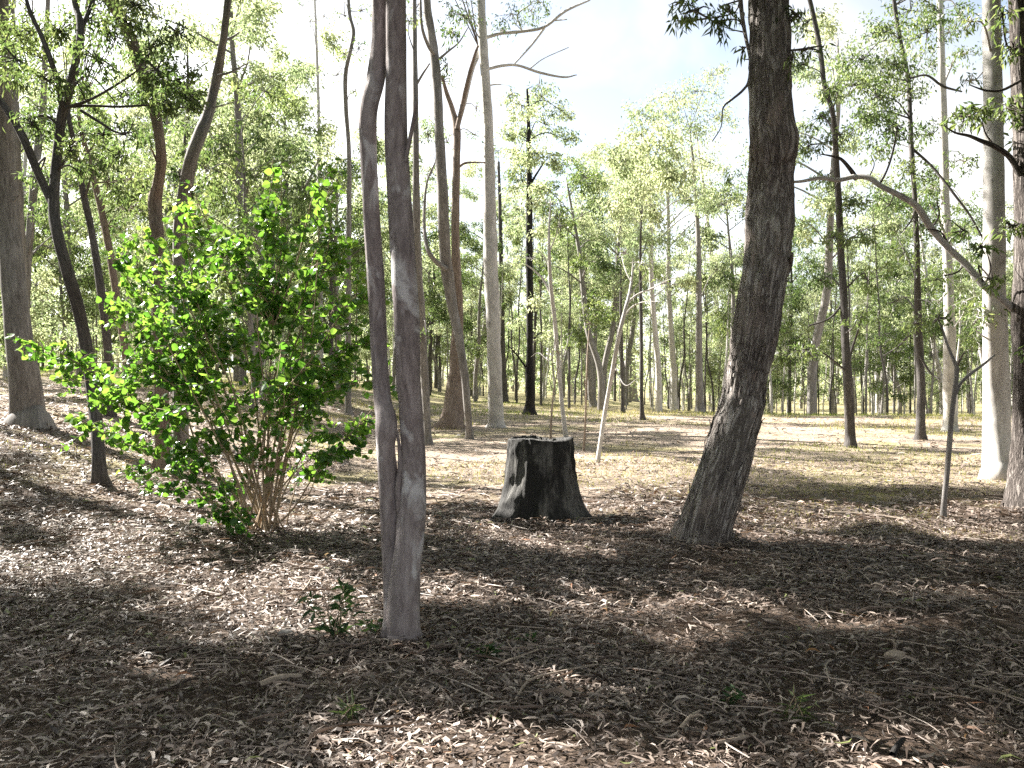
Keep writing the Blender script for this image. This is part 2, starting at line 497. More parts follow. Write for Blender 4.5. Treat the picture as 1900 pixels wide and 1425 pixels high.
class Tree:
    """a tree whose trunk and branches follow measured positions at its own distance"""
    def __init__(self, name, label, mat, base=None, d=None, cat='tree', group=None, leaf='gum_leaf'):
        self.mat, self.leaf = M[mat], M[leaf]
        if d is None:
            g = ground_hit(*base); d = g[1]
        else:
            x = (base[0] - 950) / F * d
            g = np.array([x, d, float(H(x, d))])
        self.d, self.g = d, g
        self.root = thing(name, label, cat, g, group)
        self.rng = np.random.default_rng(abs(int(base[0] * 7 + base[1])))
        self.seed = abs(int(base[0])) % 17
        self.crown_l, self.crown_t = MB(), MB()
        self.paths = []
    def path(self, pts, wob=.25, dy=0, to_ground=False):
        P, r = [], []
        n = len(pts)
        ph = self.rng.random() * 6
        for k, (px, py, wd) in enumerate(pts):
            off = wob * math.sin(ph + k * .9) * min(1, k / 2) + dy * k / max(1, n - 1)
            P.append(at(px, py, self.d + off)); r.append(wd * (self.d + off) / F / 2)
        if to_ground:
            b = P[0].copy(); zg = float(H(b[0], b[1]))
            if b[2] > zg + .05:
                b[2] = zg - .3; P.insert(0, b); r.insert(0, r[0] * 1.1)
            else:
                P[0][2] = zg - .04; b = P[0].copy(); b[2] -= .4; P.insert(0, b); r.insert(0, r[0] * 1.05)
        return np.array(P), np.array(r)
    def trunk(self, pts, n=12, sub=8, disp=None, wob=.2, dy=0, name='trunk', mat=None, label=None):
        P, r = self.path(pts, wob, dy, to_ground=(name == 'trunk'))
        mb = MB()
        base = disp or lumpy(.25, s=self.seed)
        if name == 'trunk':
            def dsp(B, rr, base=base, ph=self.seed):
                al = B[:, 2] - B[:, 2].min() - .42
                a = np.arctan2(B[:, 1], B[:, 0] - np.round(B[:, 0] / 3.1) * 3.1)
                lob = np.maximum(0, np.cos(4 * a + ph) * .6 + np.cos(3 * a + 2 * ph) * .5)
                return base(B, rr) + rr * (.10 + .34 * lob) * np.exp(-np.maximum(al, -.12) / .13)
        else: dsp = base
        tube(mb, P, r, n, sub, dsp, seed=self.seed)
        o = link(name, mb.mesh(name, mat or self.mat, origin=self.g), self.root)
        if label: o['label'] = label
        self.paths.append((P, r))
        return o
    def branch(self, pts, n=7, sub=6, wob=.3, dy=None, mat=None):
        dy = self.rng.uniform(-1, 1) * .5 if dy is None else dy
        P, r = self.path(pts, wob, dy)
        mb = MB()
        tube(mb, P, r, n, sub, lumpy(.2, s=self.seed), seed=self.seed)
        link('branch', mb.mesh('branch', mat or self.mat, origin=self.g), self.root)
        self.paths.append((P, r))
    def near(self, p):
        best = None
        for P, r in self.paths:
            q = np.linalg.norm(P - p, axis=1) + np.maximum(0, P[:, 2] - p[2]) * 1.0
            k = int(np.argmin(q))
            if best is None or q[k] < best[0]: best = (q[k], P[k], r[k])
        return best[1], best[2]
    def clumps(self, blobs, L=.13, W=.024, spread=1.0, subs=10, limb=True, droop=.7, mult=1.0):
        """blobs: (px, py, radius px, leaves)"""
        for (px, py, rp, n) in blobs:
            dd = self.d + self.rng.uniform(-1, 1) * spread
            c = at(px, py, dd); r = rp * dd / F
            self.blob(c, r, n * mult * (2.2 if self.d > 17 else 1.7), L, W * (1.45 if self.d > 17 else 1.2), subs, limb, droop)
    def blob(self, c, r, n, L=.13, W=.024, subs=10, limb=True, droop=.7):
        if CULL[0] and sunlit(c[None])[0]: return
        if limb and self.paths:
            a, ra = self.near(c)
            m = (a + c) / 2 + np.array([0, 0, .15]) * np.linalg.norm(c - a) + self.rng.normal(size=3) * .08
            r0 = min(ra * .45, .01 + .012 * np.linalg.norm(c - a))
            tube(self.crown_t, [a, m, c], [r0, r0 * .65, .012], n=5, sub=4)
        clump(self.crown_l, self.crown_t, c, r, n, self.rng, L, W, droop, subs)
    def canopy(self, c, R_, nb, n, L=.14, W=.028, rb=.8, flat=.6):
        """a crown of many clumps round a world point, each on its own limb"""
        for k in range(nb):
            s = norm(self.rng.normal(size=3)) * self.rng.random() ** .4 * R_
            s[2] *= flat
            q = np.asarray(c) + s
            qy = HZ - F * (q[2] - rb * 1.5 - CAM_Z) / max(q[1], .5)      # keep the high crown above the top of the view
            if q[1] > 0 and abs(q[0]) < .62 * q[1] + rb and qy > -30: continue
            self.blob(np.asarray(c) + s, rb * self.rng.uniform(.7, 1.3), n, L, W, 9)
    def done(self):
        if self.crown_t.n:
            o = link('twigs', self.crown_t.mesh('twigs', self.mat, origin=self.g), self.root); o['kind'] = 'stuff'
        if self.crown_l.n:
            o = link('crown', self.crown_l.mesh('crown', self.leaf, smooth=False, origin=self.g), self.root); o['kind'] = 'stuff'
        return self

# --- the two-stemmed tree in front
T = Tree('gum_tree', 'slender grey gum that splits low into two stems, nearest to the camera', 'grey_bark', base=(745, 1190))
T.trunk([(749, 1196, 66), (748, 1180, 62), (748, 1150, 60), (750, 1100, 58), (754, 1050, 54), (760, 1000, 52), (764, 945, 52), (767, 850, 47), (762, 760, 45), (758, 700, 45), (755, 600, 47), (750, 520, 47),
         (746, 440, 48), (740, 350, 46), (735, 250, 43), (735, 100, 38), (735, 0, 36), (738, -150, 34), (745, -400, 28), (750, -700, 20)], n=24, sub=8, wob=.05, disp=lumpy(.16, 3, 2))
P, r = T.path([(726, 1196, 50), (733, 1150, 44), (731, 1090, 42), (728, 1030, 40), (724, 960, 40), (719, 880, 38), (715, 830, 36), (716, 800, 42), (715, 775, 40), (709, 740, 33), (702, 640, 31), (696, 520, 32),
               (690, 420, 31), (684, 310, 31), (681, 230, 33), (684, 190, 35), (697, 140, 35), (704, 70, 31), (703, 0, 29), (700, -150, 27), (690, -350, 22), (676, -600, 16)], .05, .1)
P[:, 1] += .02
mb = MB(); tube(mb, P, r, 22, 8, lumpy(.16, 3, 4), seed=3)
o = link('stem', mb.mesh('stem', T.mat, origin=T.g), T.root); T.paths.append((P, r))
T.branch([(741, 948, 12), (739, 900, 11), (744, 865, 12), (741, 830, 7), (736, 796, 3)], n=8, wob=.02, dy=0)
T.branch([(752, 300, 9), (766, 230, 7), (772, 190, 5)], dy=.2)
T.canopy(T.g + np.array([.2, .2, 8.0]), 4.4, 46, 700, L=.2, W=.07, rb=1.1)
T.done()

# --- the leaning rough-barked tree
T = Tree('gum_tree', 'thick leaning gum with rough furrowed dark bark, right of the stump', 'iron_bark', base=(1305, 1003))
T.trunk([(1303, 1012, 96), (1308, 992, 90), (1315, 960, 86), (1332, 900, 81), (1349, 850, 78), (1361, 800, 75), (1376, 750, 71), (1385, 700, 68), (1395, 650, 68), (1404, 600, 72), (1411, 550, 71), (1420, 500, 72),
         (1427, 440, 78), (1429, 390, 80), (1431, 340, 73), (1433, 300, 71), (1436, 265, 76), (1432, 225, 69), (1429, 150, 66), (1427, 60, 63), (1425, 0, 60), (1420, -150, 56), (1412, -400, 48), (1400, -700, 36)],
        n=64, sub=16, wob=.1, disp=ridged(.034, 20, 2.2, 11))
rg = np.random.default_rng(4)
P0, r0 = T.paths[0]
S = spline(np.column_stack([P0, r0]), 16)
mb0 = MB()
for k in range(90):                                     # loose strips of bark lifting off the trunk
    i = int(rg.integers(8, 190)); p, rr = S[i, :3], S[i, 3]
    t = norm(S[min(i + 3, len(S) - 1), :3] - p)
    a = rg.uniform(math.pi * .9, math.pi * 2.1)
    u = norm(np.cross(t, [0, 1, 0])); v = np.cross(u, t)
    out = -(math.cos(a) * u) + v * math.sin(a)
    out = math.cos(a) * u + np.array([0, 1, 0]) * math.sin(a)
    out = norm(out - t * np.dot(out, t)); side = np.cross(t, out)
    L, Wd = rg.uniform(.12, .4), rg.uniform(.015, .045)
    q = []
    for s in np.linspace(0, 1, 5):
        c = p + t * L * (s - .5) + out * (rr * 1.03 + .012 + .045 * (s - .3) ** 2 * rg.uniform(.3, 2))
        ww = Wd * (1 - .6 * s) * (1 if s > 0 else .5)
        for e in (-1, 1):
            for th in (0, .006): q.append(c + side * e * ww / 2 + out * th)
    q = np.array(q)
    f = []
    for j in range(4):
        b = j * 4
        f += [[b, b + 4, b + 6, b + 2], [b + 1, b + 3, b + 7, b + 5], [b, b + 1, b + 5, b + 4], [b + 2, b + 6, b + 7, b + 3]]
    f += [[0, 2, 3, 1], [16, 17, 19, 18]]
    mb0 = MB(); mb0.add(q, f, b=q * np.array([1, 1, 1]))
    link('bark_strip', mb0.mesh('bark_strip', T.mat, smooth=False, origin=T.g), T.root)
T.branch([(1458, 512, 12), (1466, 490, 10), (1470, 470, 5)], dy=0)
T.branch([(1352, -330, 26), (1366, -150, 15), (1374, 0, 9), (1382, 60, 7), (1392, 110, 6), (1389, 150, 5), (1378, 168, 5), (1358, 185, 4), (1342, 200, 3), (1338, 235, 2), (1322, 262, 2)], wob=.1, dy=-.6)
T.clumps([(1290, 20, 38, 30), (1330, 40, 38, 34), (1268, 40, 24, 12), (1352, 20, 30, 24), (1300, -40, 60, 60), (1380, 90, 16, 8), (1345, -60, 60, 60), (1480, 30, 40, 30), (1500, 90, 30, 20), (1470, 110, 18, 8), (1262, 5, 20, 14)], L=.11, W=.017, spread=.4, subs=7, droop=1.0, mult=1.5)
T.canopy(T.g + np.array([.6, -.6, 10.2]), 5.2, 60, 700, L=.2, W=.07, rb=1.2)
T.done()

# --- burnt stump
def stump():
    g = ground_hit(1003, 962)
    d = g[1]
    root = thing('tree_stump', 'charred black and grey tree stump with a flat cut top, mid clearing', 'stump', g)
    prof = [(-.06, .62), (0, .535), (.06, .485), (.14, .445), (.25, .415), (.40, .385), (.55, .365), (.72, .345), (.82, .338), (.872, .333)]
    n = 96
    th = np.arange(n) * 2 * math.pi / n
    zz = np.linspace(0, 1, 60)
    zs = np.interp(zz, np.linspace(0, 1, len(prof)), [p[0] for p in prof]); rs = np.interp(zz, np.linspace(0, 1, len(prof)), [p[1] for p in prof])
    def skin(zs, rs, tp=0):
        Zz, TT = np.meshgrid(zs, th, indexing='ij')
        RR = np.repeat(np.asarray(rs)[:, None], n, 1)
        flare = np.clip(1 - Zz / .45, 0, 1.2) ** 2
        fl = np.cos(5 * TT + .6) * .10 * flare + np.cos(3 * TT + 2.2) * .05 * flare
        c = np.stack([np.cos(TT) * 3.4 + 9, np.sin(TT) * 3.4, Zz * 2.2 - 1.0 * np.sin(TT * 2)], -1).reshape(-1, 3)
        fur = (1 - 2 * np.abs(fbm(c, 3, 21) - .5) * 2).reshape(Zz.shape)
        RR = RR * (1 + fl + .07 * np.cos(2 * TT + .4)) + .045 * (fur - .75)
        Xl = np.stack([np.cos(TT) * RR, np.sin(TT) * RR, Zz], -1)
        B = np.stack([np.cos(TT) * .4, np.sin(TT) * .4, Zz], -1)
        return Xl, B, fur
    X, B, fur = skin(zs, rs)
    rim = .018 * fur[-1] + .012 * np.cos(th * 3)
    X[..., 2] += np.clip((X[..., 2] - .6) / .27, 0, 1) * rim[None]
    mb = MB()
    m = len(zs)
    i = np.arange(m - 1)[:, None] * n; j = np.arange(n)[None]; k = (j + 1) % n
    q = np.stack([i + j, i + k, i + n + k, i + n + j], -1).reshape(-1, 4)
    mb.add(X.reshape(-1, 3), q, b=B.reshape(-1, 3))
    link('charred_side', mb.mesh('charred_side', M['stump']), root)
    # cut top: a slightly hollow disc inside the rim
    mb = MB()
    V = [X[-1]]
    for s, dz in ((.93, .01), (.84, -.05), (.55, -.13), (.25, -.16)):
        q_ = X[-1].copy(); q_[:, :2] *= s; q_[:, 2] += dz; V.append(q_)
    V = np.concatenate(V); V = np.vstack([V, [0, 0, .71]])
    i = np.arange(4)[:, None] * n
    q = np.stack([i + j, i + k, i + n + k, i + n + j], -1).reshape(-1, 4)
    t = np.stack([4 * n + np.arange(n), 4 * n + (np.arange(n) + 1) % n, np.full(n, 5 * n)], 1)
    mb.add(V, q, t)
    link('cut_top', mb.mesh('cut_top', M['stump']), root)
stump()

# --- shrub by the camera's left
def shrub():
    rg = np.random.default_rng(12)
    g = ground_hit(490, 988); d = g[1]
    root = thing('shrub', 'big bright green leafy shrub with many thin stems fanning from one base', 'shrub', g)
    tips = [(352, 335), (338, 385), (300, 410), (262, 425), (225, 440), (200, 465), (522, 300), (505, 345), (478, 380), (627, 300), (612, 345), (595, 390), (560, 440), (440, 440), (400, 455), (480, 480), (655, 490), (690, 560),
            (705, 640), (715, 700), (690, 760), (655, 800), (620, 845), (588, 868), (182, 560), (215, 600), (120, 660), (22, 632), (60, 655), (95, 700), (130, 770), (190, 800), (340, 840), (260, 780), (225, 870), (300, 870),
            (380, 540), (400, 600), (560, 540), (450, 620), (520, 640), (620, 600), (310, 640), (350, 700), (640, 690), (560, 720), (430, 740), (310, 540), (270, 500), (350, 470), (330, 590), (420, 880), (250, 890), (400, 960),
            (500, 560), (590, 480), (665, 590), (170, 720), (508, 320), (515, 380), (618, 330), (604, 420), (345, 360), (360, 420), (230, 690), (240, 560), (432, 960), (455, 975), (520, 420), (640, 440), (540, 780), (600, 760), (380, 790), (370, 660), (480, 680), (590, 650), (660, 640), (290, 740)]
    P_, A_, TI, S_ = [], [], [], []
    allst, main, grown = MB(), [], []
    for k, (px, py) in enumerate(tips):
        dd = d + rg.uniform(-1.15, .9) * (1 if py > 420 else .5)
        tip = at(px, py, dd)
        b = g + np.array([rg.normal() * .13, rg.normal() * .11, -.03])
        rise = tip - b
        if k % 5 > 1 and len(grown) > 6:                       # most shoots branch off an older stem
            cand = np.array([g_[int(len(g_) * q)] for g_ in grown for q in (.3, .42, .55)])
            dd_ = np.linalg.norm(cand - tip, axis=1) + np.maximum(0, cand[:, 2] - tip[2] + .25) * 3
            b = cand[int(np.argmin(dd_))]; rise = tip - b
        mid = b + rise * .45 + np.array([-rise[0] * .04, 0, .07 * abs(rise[0]) + .04]) + rg.normal(size=3) * .07
        if tip[2] - g[2] < .5 and b[2] < g[2] + .1: mid = b + rise * .55 + np.array([0, 0, .18])
        pts = np.array([b, b + (mid - b) * .5 + rg.normal(size=3) * .03, mid, mid + (tip - mid) * .55 + rg.normal(size=3) * .06, tip])
        r0 = .006 + .0021 * np.linalg.norm(rise)
        if b[2] < g[2] + .1 and len(main) < 30:
            s_ = MB(); tube(s_, pts, [r0, r0 * .9, r0 * .7, r0 * .45, .003], n=6, sub=6, seed=k)
            link('stem', s_.mesh('stem', M['stem_bark'], origin=g), root); main.append(1)
        else:
            tube(allst, pts, [r0, r0 * .9, r0 * .7, r0 * .45, .003], n=6, sub=6, seed=k)
        S = spline(pts, 14)
        if k % 5 <= 1 or len(grown) <= 6: grown.append(S)
        ln = np.linalg.norm(rise)
        f0 = ((.52 if px > 420 else .42) if py > 400 else .5) if b[2] < g[2] + .1 else .12
        sprigs = int(4 + ln * 4.6 * (1 if b[2] < g[2] + .1 else 1.25))
        dens = 1.0
        if 400 < px < 640 and py > 520: dens, sprigs = .8, int(sprigs * .6)
        lo = py > 840
        for q in range(sprigs if not lo else 4):
            s = f0 + (1 - f0) * rg.random() ** .8
            c = S[int(s * (len(S) - 1))]
            out = norm(rg.normal(size=3) * np.array([1, 1, .55]) + np.array([0, 0, .15]))
            ll = rg.uniform(.18, .55) * (1.15 - .55 * s) * (.5 if py < 400 else 1)
            e = c + out * ll + np.array([0, 0, -.25 * ll * ll])
            tube(allst, [c, (c + e) / 2 + np.array([0, 0, .02]), e], [.004, .003, .0015], n=4, sub=2)
            nl = max(3, int(ll / .026 * dens))
            tt = np.linspace(.15, 1, nl)
            pp = c + (e - c) * tt[:, None] + rg.normal(size=(nl, 3)) * .012
            ax = out * .5 + norm(np.cross(np.tile(out, (nl, 1)), rg.normal(size=(nl, 3)))) * .8 + np.array([0, 0, -.42])
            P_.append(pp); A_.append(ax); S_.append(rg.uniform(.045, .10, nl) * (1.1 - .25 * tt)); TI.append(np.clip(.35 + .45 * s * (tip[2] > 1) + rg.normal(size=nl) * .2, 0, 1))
        nl = int(5 + 12 * dens)
        ix = (np.linspace(.55, 1, nl) * (len(S) - 1)).astype(int)
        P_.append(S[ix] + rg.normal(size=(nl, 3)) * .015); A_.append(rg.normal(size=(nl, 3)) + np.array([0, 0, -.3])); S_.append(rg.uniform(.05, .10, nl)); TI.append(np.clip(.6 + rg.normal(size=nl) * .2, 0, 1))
    P_ = np.concatenate(P_); A_ = norm(np.concatenate(A_)); S_ = np.concatenate(S_); TI = np.concatenate(TI)
    o = link('fine_stems', allst.mesh('fine_stems', M['stem_bark'], origin=g), root); o['kind'] = 'stuff'
    # broad pointed leaf, folded along its midrib: 8 triangles
    prof = [(0, 0), (.22, .36), (.5, .43), (.78, .24), (1, 0)]
    def leafverts(curl):
        v = [(0, 0, 0)]
        for (x, y) in prof[1:4]: v += [(x, y, .16 * y - curl * x * x), (x, 0, -curl * x * x), (x, -y, .16 * y - curl * x * x)]
        v.append((1, 0, -curl))
        return np.array(v)
    tri = np.array([[0, 2, 1], [0, 3, 2], [1, 2, 5], [1, 5, 4], [2, 3, 6], [2, 6, 5], [4, 5, 8], [4, 8, 7], [5, 6, 9], [5, 9, 8], [7, 8, 10], [8, 9, 10]])
    s_ = norm(np.cross(A_, norm(rg.normal(size=A_.shape) + np.array([0, 0, 1.2])))); n_ = np.cross(A_, s_)
    order = np.argsort(P_[:, 1] - S_ * 6)                     # the nearest, largest leaves first
    base = [leafverts(c) for c in (.05, .18, .32)]
    metas = []
    for b in base:
        for tv in (.25, .5, .8):
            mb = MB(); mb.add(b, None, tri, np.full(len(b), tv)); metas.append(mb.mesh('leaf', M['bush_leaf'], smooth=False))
    from mathutils import Matrix
    for a in order[:290]:
        o = link('leaf', metas[int(rg.integers(0, 9))], root)
        m = Matrix(np.column_stack([A_[a], s_[a], n_[a]]).tolist()).to_4x4()
        m = m @ Matrix.Scale(float(S_[a]), 4)
        m.translation = Vector((P_[a] - g).tolist())
        o.matrix_local = m
    mb = MB()
    rest = order[290:]
    cs = rg.integers(0, 3, len(rest))
    for c in range(3):
        a = rest[cs == c]
        b = base[c]
        v = P_[a][:, None] + (b[None, :, 0:1] * A_[a][:, None] + b[None, :, 1:2] * s_[a][:, None] + b[None, :, 2:3] * n_[a][:, None]) * S_[a][:, None, None]
        nb = len(b)
        t = (np.arange(len(a))[:, None, None] * nb + tri[None]).reshape(-1, 3)
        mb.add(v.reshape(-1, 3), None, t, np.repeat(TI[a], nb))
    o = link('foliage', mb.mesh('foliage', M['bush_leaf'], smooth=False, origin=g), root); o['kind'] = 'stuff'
    print('shrub leaves', len(P_))
shrub()

# --- middle distance, measured one by one
T = Tree('gum_tree', 'straight pale gum with smooth bark behind the stump, its left edge sunlit', 'pale_bark', base=(920, 793))
T.trunk([(921, 797, 34), (920, 770, 28), (918, 700, 27), (915, 600, 26), (911, 500, 26), (909, 400, 25), (907, 300, 21), (906, 230, 18), (901, 150, 18), (896, 80, 17), (893, 0, 15), (890, -150, 14), (888, -300, 10)], n=14)
for b in ([(905, 128, 6), (930, 122, 6), (960, 121, 5), (1000, 134, 5), (1045, 143, 4), (1070, 139, 2)], [(900, 70, 7), (930, 62, 6), (970, 58, 6), (1010, 50, 5), (1050, 20, 5), (1095, 0, 3)], [(1010, 52, 5), (985, 85, 4), (955, 118, 3)],
          [(985, 126, 3), (1010, 108, 2), (1055, 88, 2)], [(905, 160, 3), (915, 157, 3), (930, 157, 2)], [(970, 59, 3), (960, 28, 3), (985, 8, 2)], [(1030, 38, 3), (1052, 36, 2)], [(890, 95, 9), (876, 130, 8), (862, 190, 8), (848, 235, 9)]):
    T.branch(b, n=6)
T.clumps([(950, 25, 34, 60), (985, 20, 38, 70), (935, 60, 26, 34), (1000, 5, 30, 40), (870, 30, 34, 60), (840, 20, 30, 40), (900, -60, 60, 200), (960, -60, 60, 200), (1000, 160, 22, 30), (950, 175, 18, 20), (1040, -40, 40, 90), (830, -50, 60, 150)], spread=1.5, L=.15, W=.028)
T.canopy(T.g + np.array([0, 0, 15.5]), 3.6, 26, 520, L=.2, W=.065, rb=1.1); T.done()

T = Tree('gum_tree', 'brown trunked gum with a swollen reddish base, left of the straight pale gum', 'brown_bark', base=(838, 795))
T.trunk([(836, 800, 60), (838, 785, 46), (842, 750, 38), (846, 700, 29), (848, 640, 24), (850, 560, 18), (846, 480, 16), (845, 400, 15), (847, 300, 14), (848, 245, 14), (840, 205, 10), (828, 170, 8), (820, 140, 5)], n=16)
T.branch([(848, 240, 10), (858, 195, 9), (868, 150, 8), (880, 105, 6), (887, 85, 5)])
T.branch([(852, 310, 5), (862, 303, 5), (880, 301, 4), (900, 302, 3)])
T.clumps([(822, 150, 20, 24), (830, 265, 18, 18), (880, 250, 22, 24), (884, 200, 18, 14)], spread=1)
T.canopy(T.g + np.array([-.5, 0, 15]), 3.4, 22, 520, L=.2, W=.065, rb=1.1); T.done()

T = Tree('gum_tree', 'slim gum whose trunk curves in front of the reddish swollen base', 'mid_bark', base=(871, 815))
T.trunk([(872, 818, 17), (870, 790, 14), (866, 740, 14), (860, 680, 15), (850, 620, 17), (838, 560, 20), (829, 500, 22), (824, 440, 21), (822, 370, 21), (818, 300, 19), (814, 220, 17), (810, 140, 17), (800, 60, 16), (792, 0, 14), (788, -150, 12), (784, -300, 8)], n=14)
T.branch([(829, 500, 11), (810, 486, 10), (796, 468, 9), (789, 440, 7), (787, 400, 6), (792, 340, 4), (808, 300, 3)])
T.branch([(806, 100, 7), (795, 85, 7), (783, 50, 6), (780, 0, 5)])
T.branch([(814, 110, 5), (832, 95, 4), (852, 78, 3), (868, 52, 2)])
T.clumps([(840, 60, 30, 50), (858, 30, 30, 50), (770, 20, 28, 40), (800, -60, 50, 150), (800, 320, 24, 30), (795, 250, 18, 20), (830, 120, 20, 24)], spread=1.2, L=.14, W=.027)
T.canopy(T.g + np.array([-.5, -.5, 15]), 3.2, 22, 520, L=.2, W=.065, rb=1.1); T.done()

T = Tree('gum_tree', 'thin straight grey gum just right of the two-stemmed tree', 'mid_bark', base=(793, 826))
T.trunk([(795, 830, 18), (793, 800, 15), (788, 700, 15), (783, 600, 15), (776, 500, 15), (773, 400, 14), (772, 300, 12), (771, 200, 11), (770, 100, 9), (769, 0, 8), (768, -200, 6)], n=12)
T.branch([(774, 155, 5), (784, 138, 4), (797, 118, 3)])
T.clumps([(770, -80, 50, 120), (760, 40, 24, 24), (786, 560, 22, 40), (800, 520, 18, 24), (790, 620, 18, 20)], spread=.8)
T.canopy(T.g + np.array([0, 0, 13.5]), 3.2, 22, 520, L=.2, W=.065, rb=1.0); T.done()

T = Tree('gum_tree', 'black fire-charred trunk with leafy top, left of the pale saplings', 'burnt_bark', base=(983, 769), leaf='wattle_leaf')
T.trunk([(983, 772, 26), (983, 755, 20), (984, 735, 17), (983, 690, 16), (983, 640, 12), (983, 560, 13), (982, 480, 13), (982, 400, 12), (982, 330, 10), (981, 260, 8), (980, 200, 6), (978, 165, 4)], n=12)
T.branch([(982, 345, 5), (996, 322, 4), (1010, 300, 3)])
T.branch([(981, 690, 4), (960, 660, 3), (942, 640, 2)])
T.clumps([(965, 195, 34, 140), (1005, 180, 34, 140), (1040, 205, 26, 80), (970, 240, 36, 140), (1010, 230, 34, 110), (960, 290, 34, 140), (1000, 285, 36, 140), (1030, 300, 24, 70), (960, 350, 28, 70), (1000, 350, 24, 60), (965, 420, 24, 50), (1000, 430, 24, 50), (965, 480, 22, 40), (990, 560, 20, 40), (960, 600, 20, 40), (1000, 620, 24, 50), (1050, 260, 26, 80), (940, 250, 24, 70), (985, 380, 26, 60)], spread=1.8, L=.17, W=.045, mult=1.7, subs=13)
T.done()

T = Tree('gum_tree', 'thin dark trunk half hidden behind the straight pale gum', 'dark_bark', base=(936, 737), d=56)
T.trunk([(936, 740, 15), (934, 700, 11), (932, 600, 9), (930, 500, 9), (928, 400, 7), (925, 300, 5)], n=8)
T.clumps([(920, 330, 34, 120), (940, 400, 30, 90), (925, 280, 34, 120)], spread=2, L=.2, W=.05)
T.done()

# pale bare saplings round the stump
T = Tree('sapling', 'pale thin sapling rising straight behind the stump, with bare side twigs', 'pale_bark', base=(1052, 826), cat='sapling')
T.trunk([(1052, 828, 9), (1046, 780, 8), (1040, 720, 8), (1034, 650, 8), (1029, 590, 8), (1022, 530, 7), (1019, 470, 6), (1019, 420, 4), (1022, 370, 2)], n=8)
for b in ([(1026, 560, 4), (1012, 525, 4), (995, 505, 3), (975, 490, 2)], [(1031, 620, 3), (1022, 668, 2), (1000, 655, 2), (985, 662, 1)], [(1020, 500, 3), (1005, 470, 2), (990, 462, 1)], [(1036, 690, 3), (1052, 640, 2), (1062, 615, 1)], [(1020, 465, 3), (1034, 430, 2), (1040, 395, 1)]): T.branch(b, n=5)
T.clumps([(1020, 380, 26, 30), (1040, 420, 18, 16), (985, 480, 16, 10)], spread=.5, L=.12, W=.03)
T.done()
T = Tree('sapling', 'pale leaning sapling right of the stump, forking into bare white twigs', 'pale_bark', base=(1109, 858), cat='sapling')
T.trunk([(1109, 860, 9), (1117, 800, 8), (1127, 740, 8), (1138, 680, 8), (1149, 620, 8), (1160, 575, 7), (1168, 545, 6), (1173, 510, 4), (1175, 480, 2)], n=8)
for b in ([(1165, 560, 4), (1185, 545, 3), (1210, 535, 3), (1240, 520, 2), (1268, 512, 1)], [(1168, 548, 3), (1190, 520, 2), (1205, 495, 1)], [(1150, 620, 4), (1158, 590, 3), (1172, 570, 3), (1195, 560, 2), (1228, 560, 1)], [(1140, 680, 3), (1160, 715, 2), (1182, 702, 1)], [(1172, 525, 2), (1160, 500, 2), (1152, 470, 1)]): T.branch(b, n=5)
T.clumps([(1190, 490, 24, 26), (1235, 525, 26, 22), (1160, 470, 20, 16)], spread=.4, L=.10, W=.026)
T.done()
for (lab, pts) in (('short reddish shoot standing behind the stump, left of the pale straight sapling', [(1021, 830, 5), (1023, 780, 4), (1027, 730, 3), (1034, 690, 2), (1036, 655, 1)]),
                   ('thin wispy upright shoot standing between the two pale saplings', [(1083, 838, 5), (1086, 780, 4), (1088, 720, 4), (1090, 660, 3), (1094, 600, 1)])):
    T = Tree('sapling', lab, 'stick_bark', base=pts[0][:2], cat='sapling')
    T.trunk(pts, n=6); T.branch([(pts[2][0], pts[2][1], 2), (pts[2][0] - 9, pts[2][1] - 30, 1)], n=4)
    T.clumps([(pts[-1][0], pts[-1][1], 14, 10)], spread=.2, L=.09, W=.02)
    T.done()

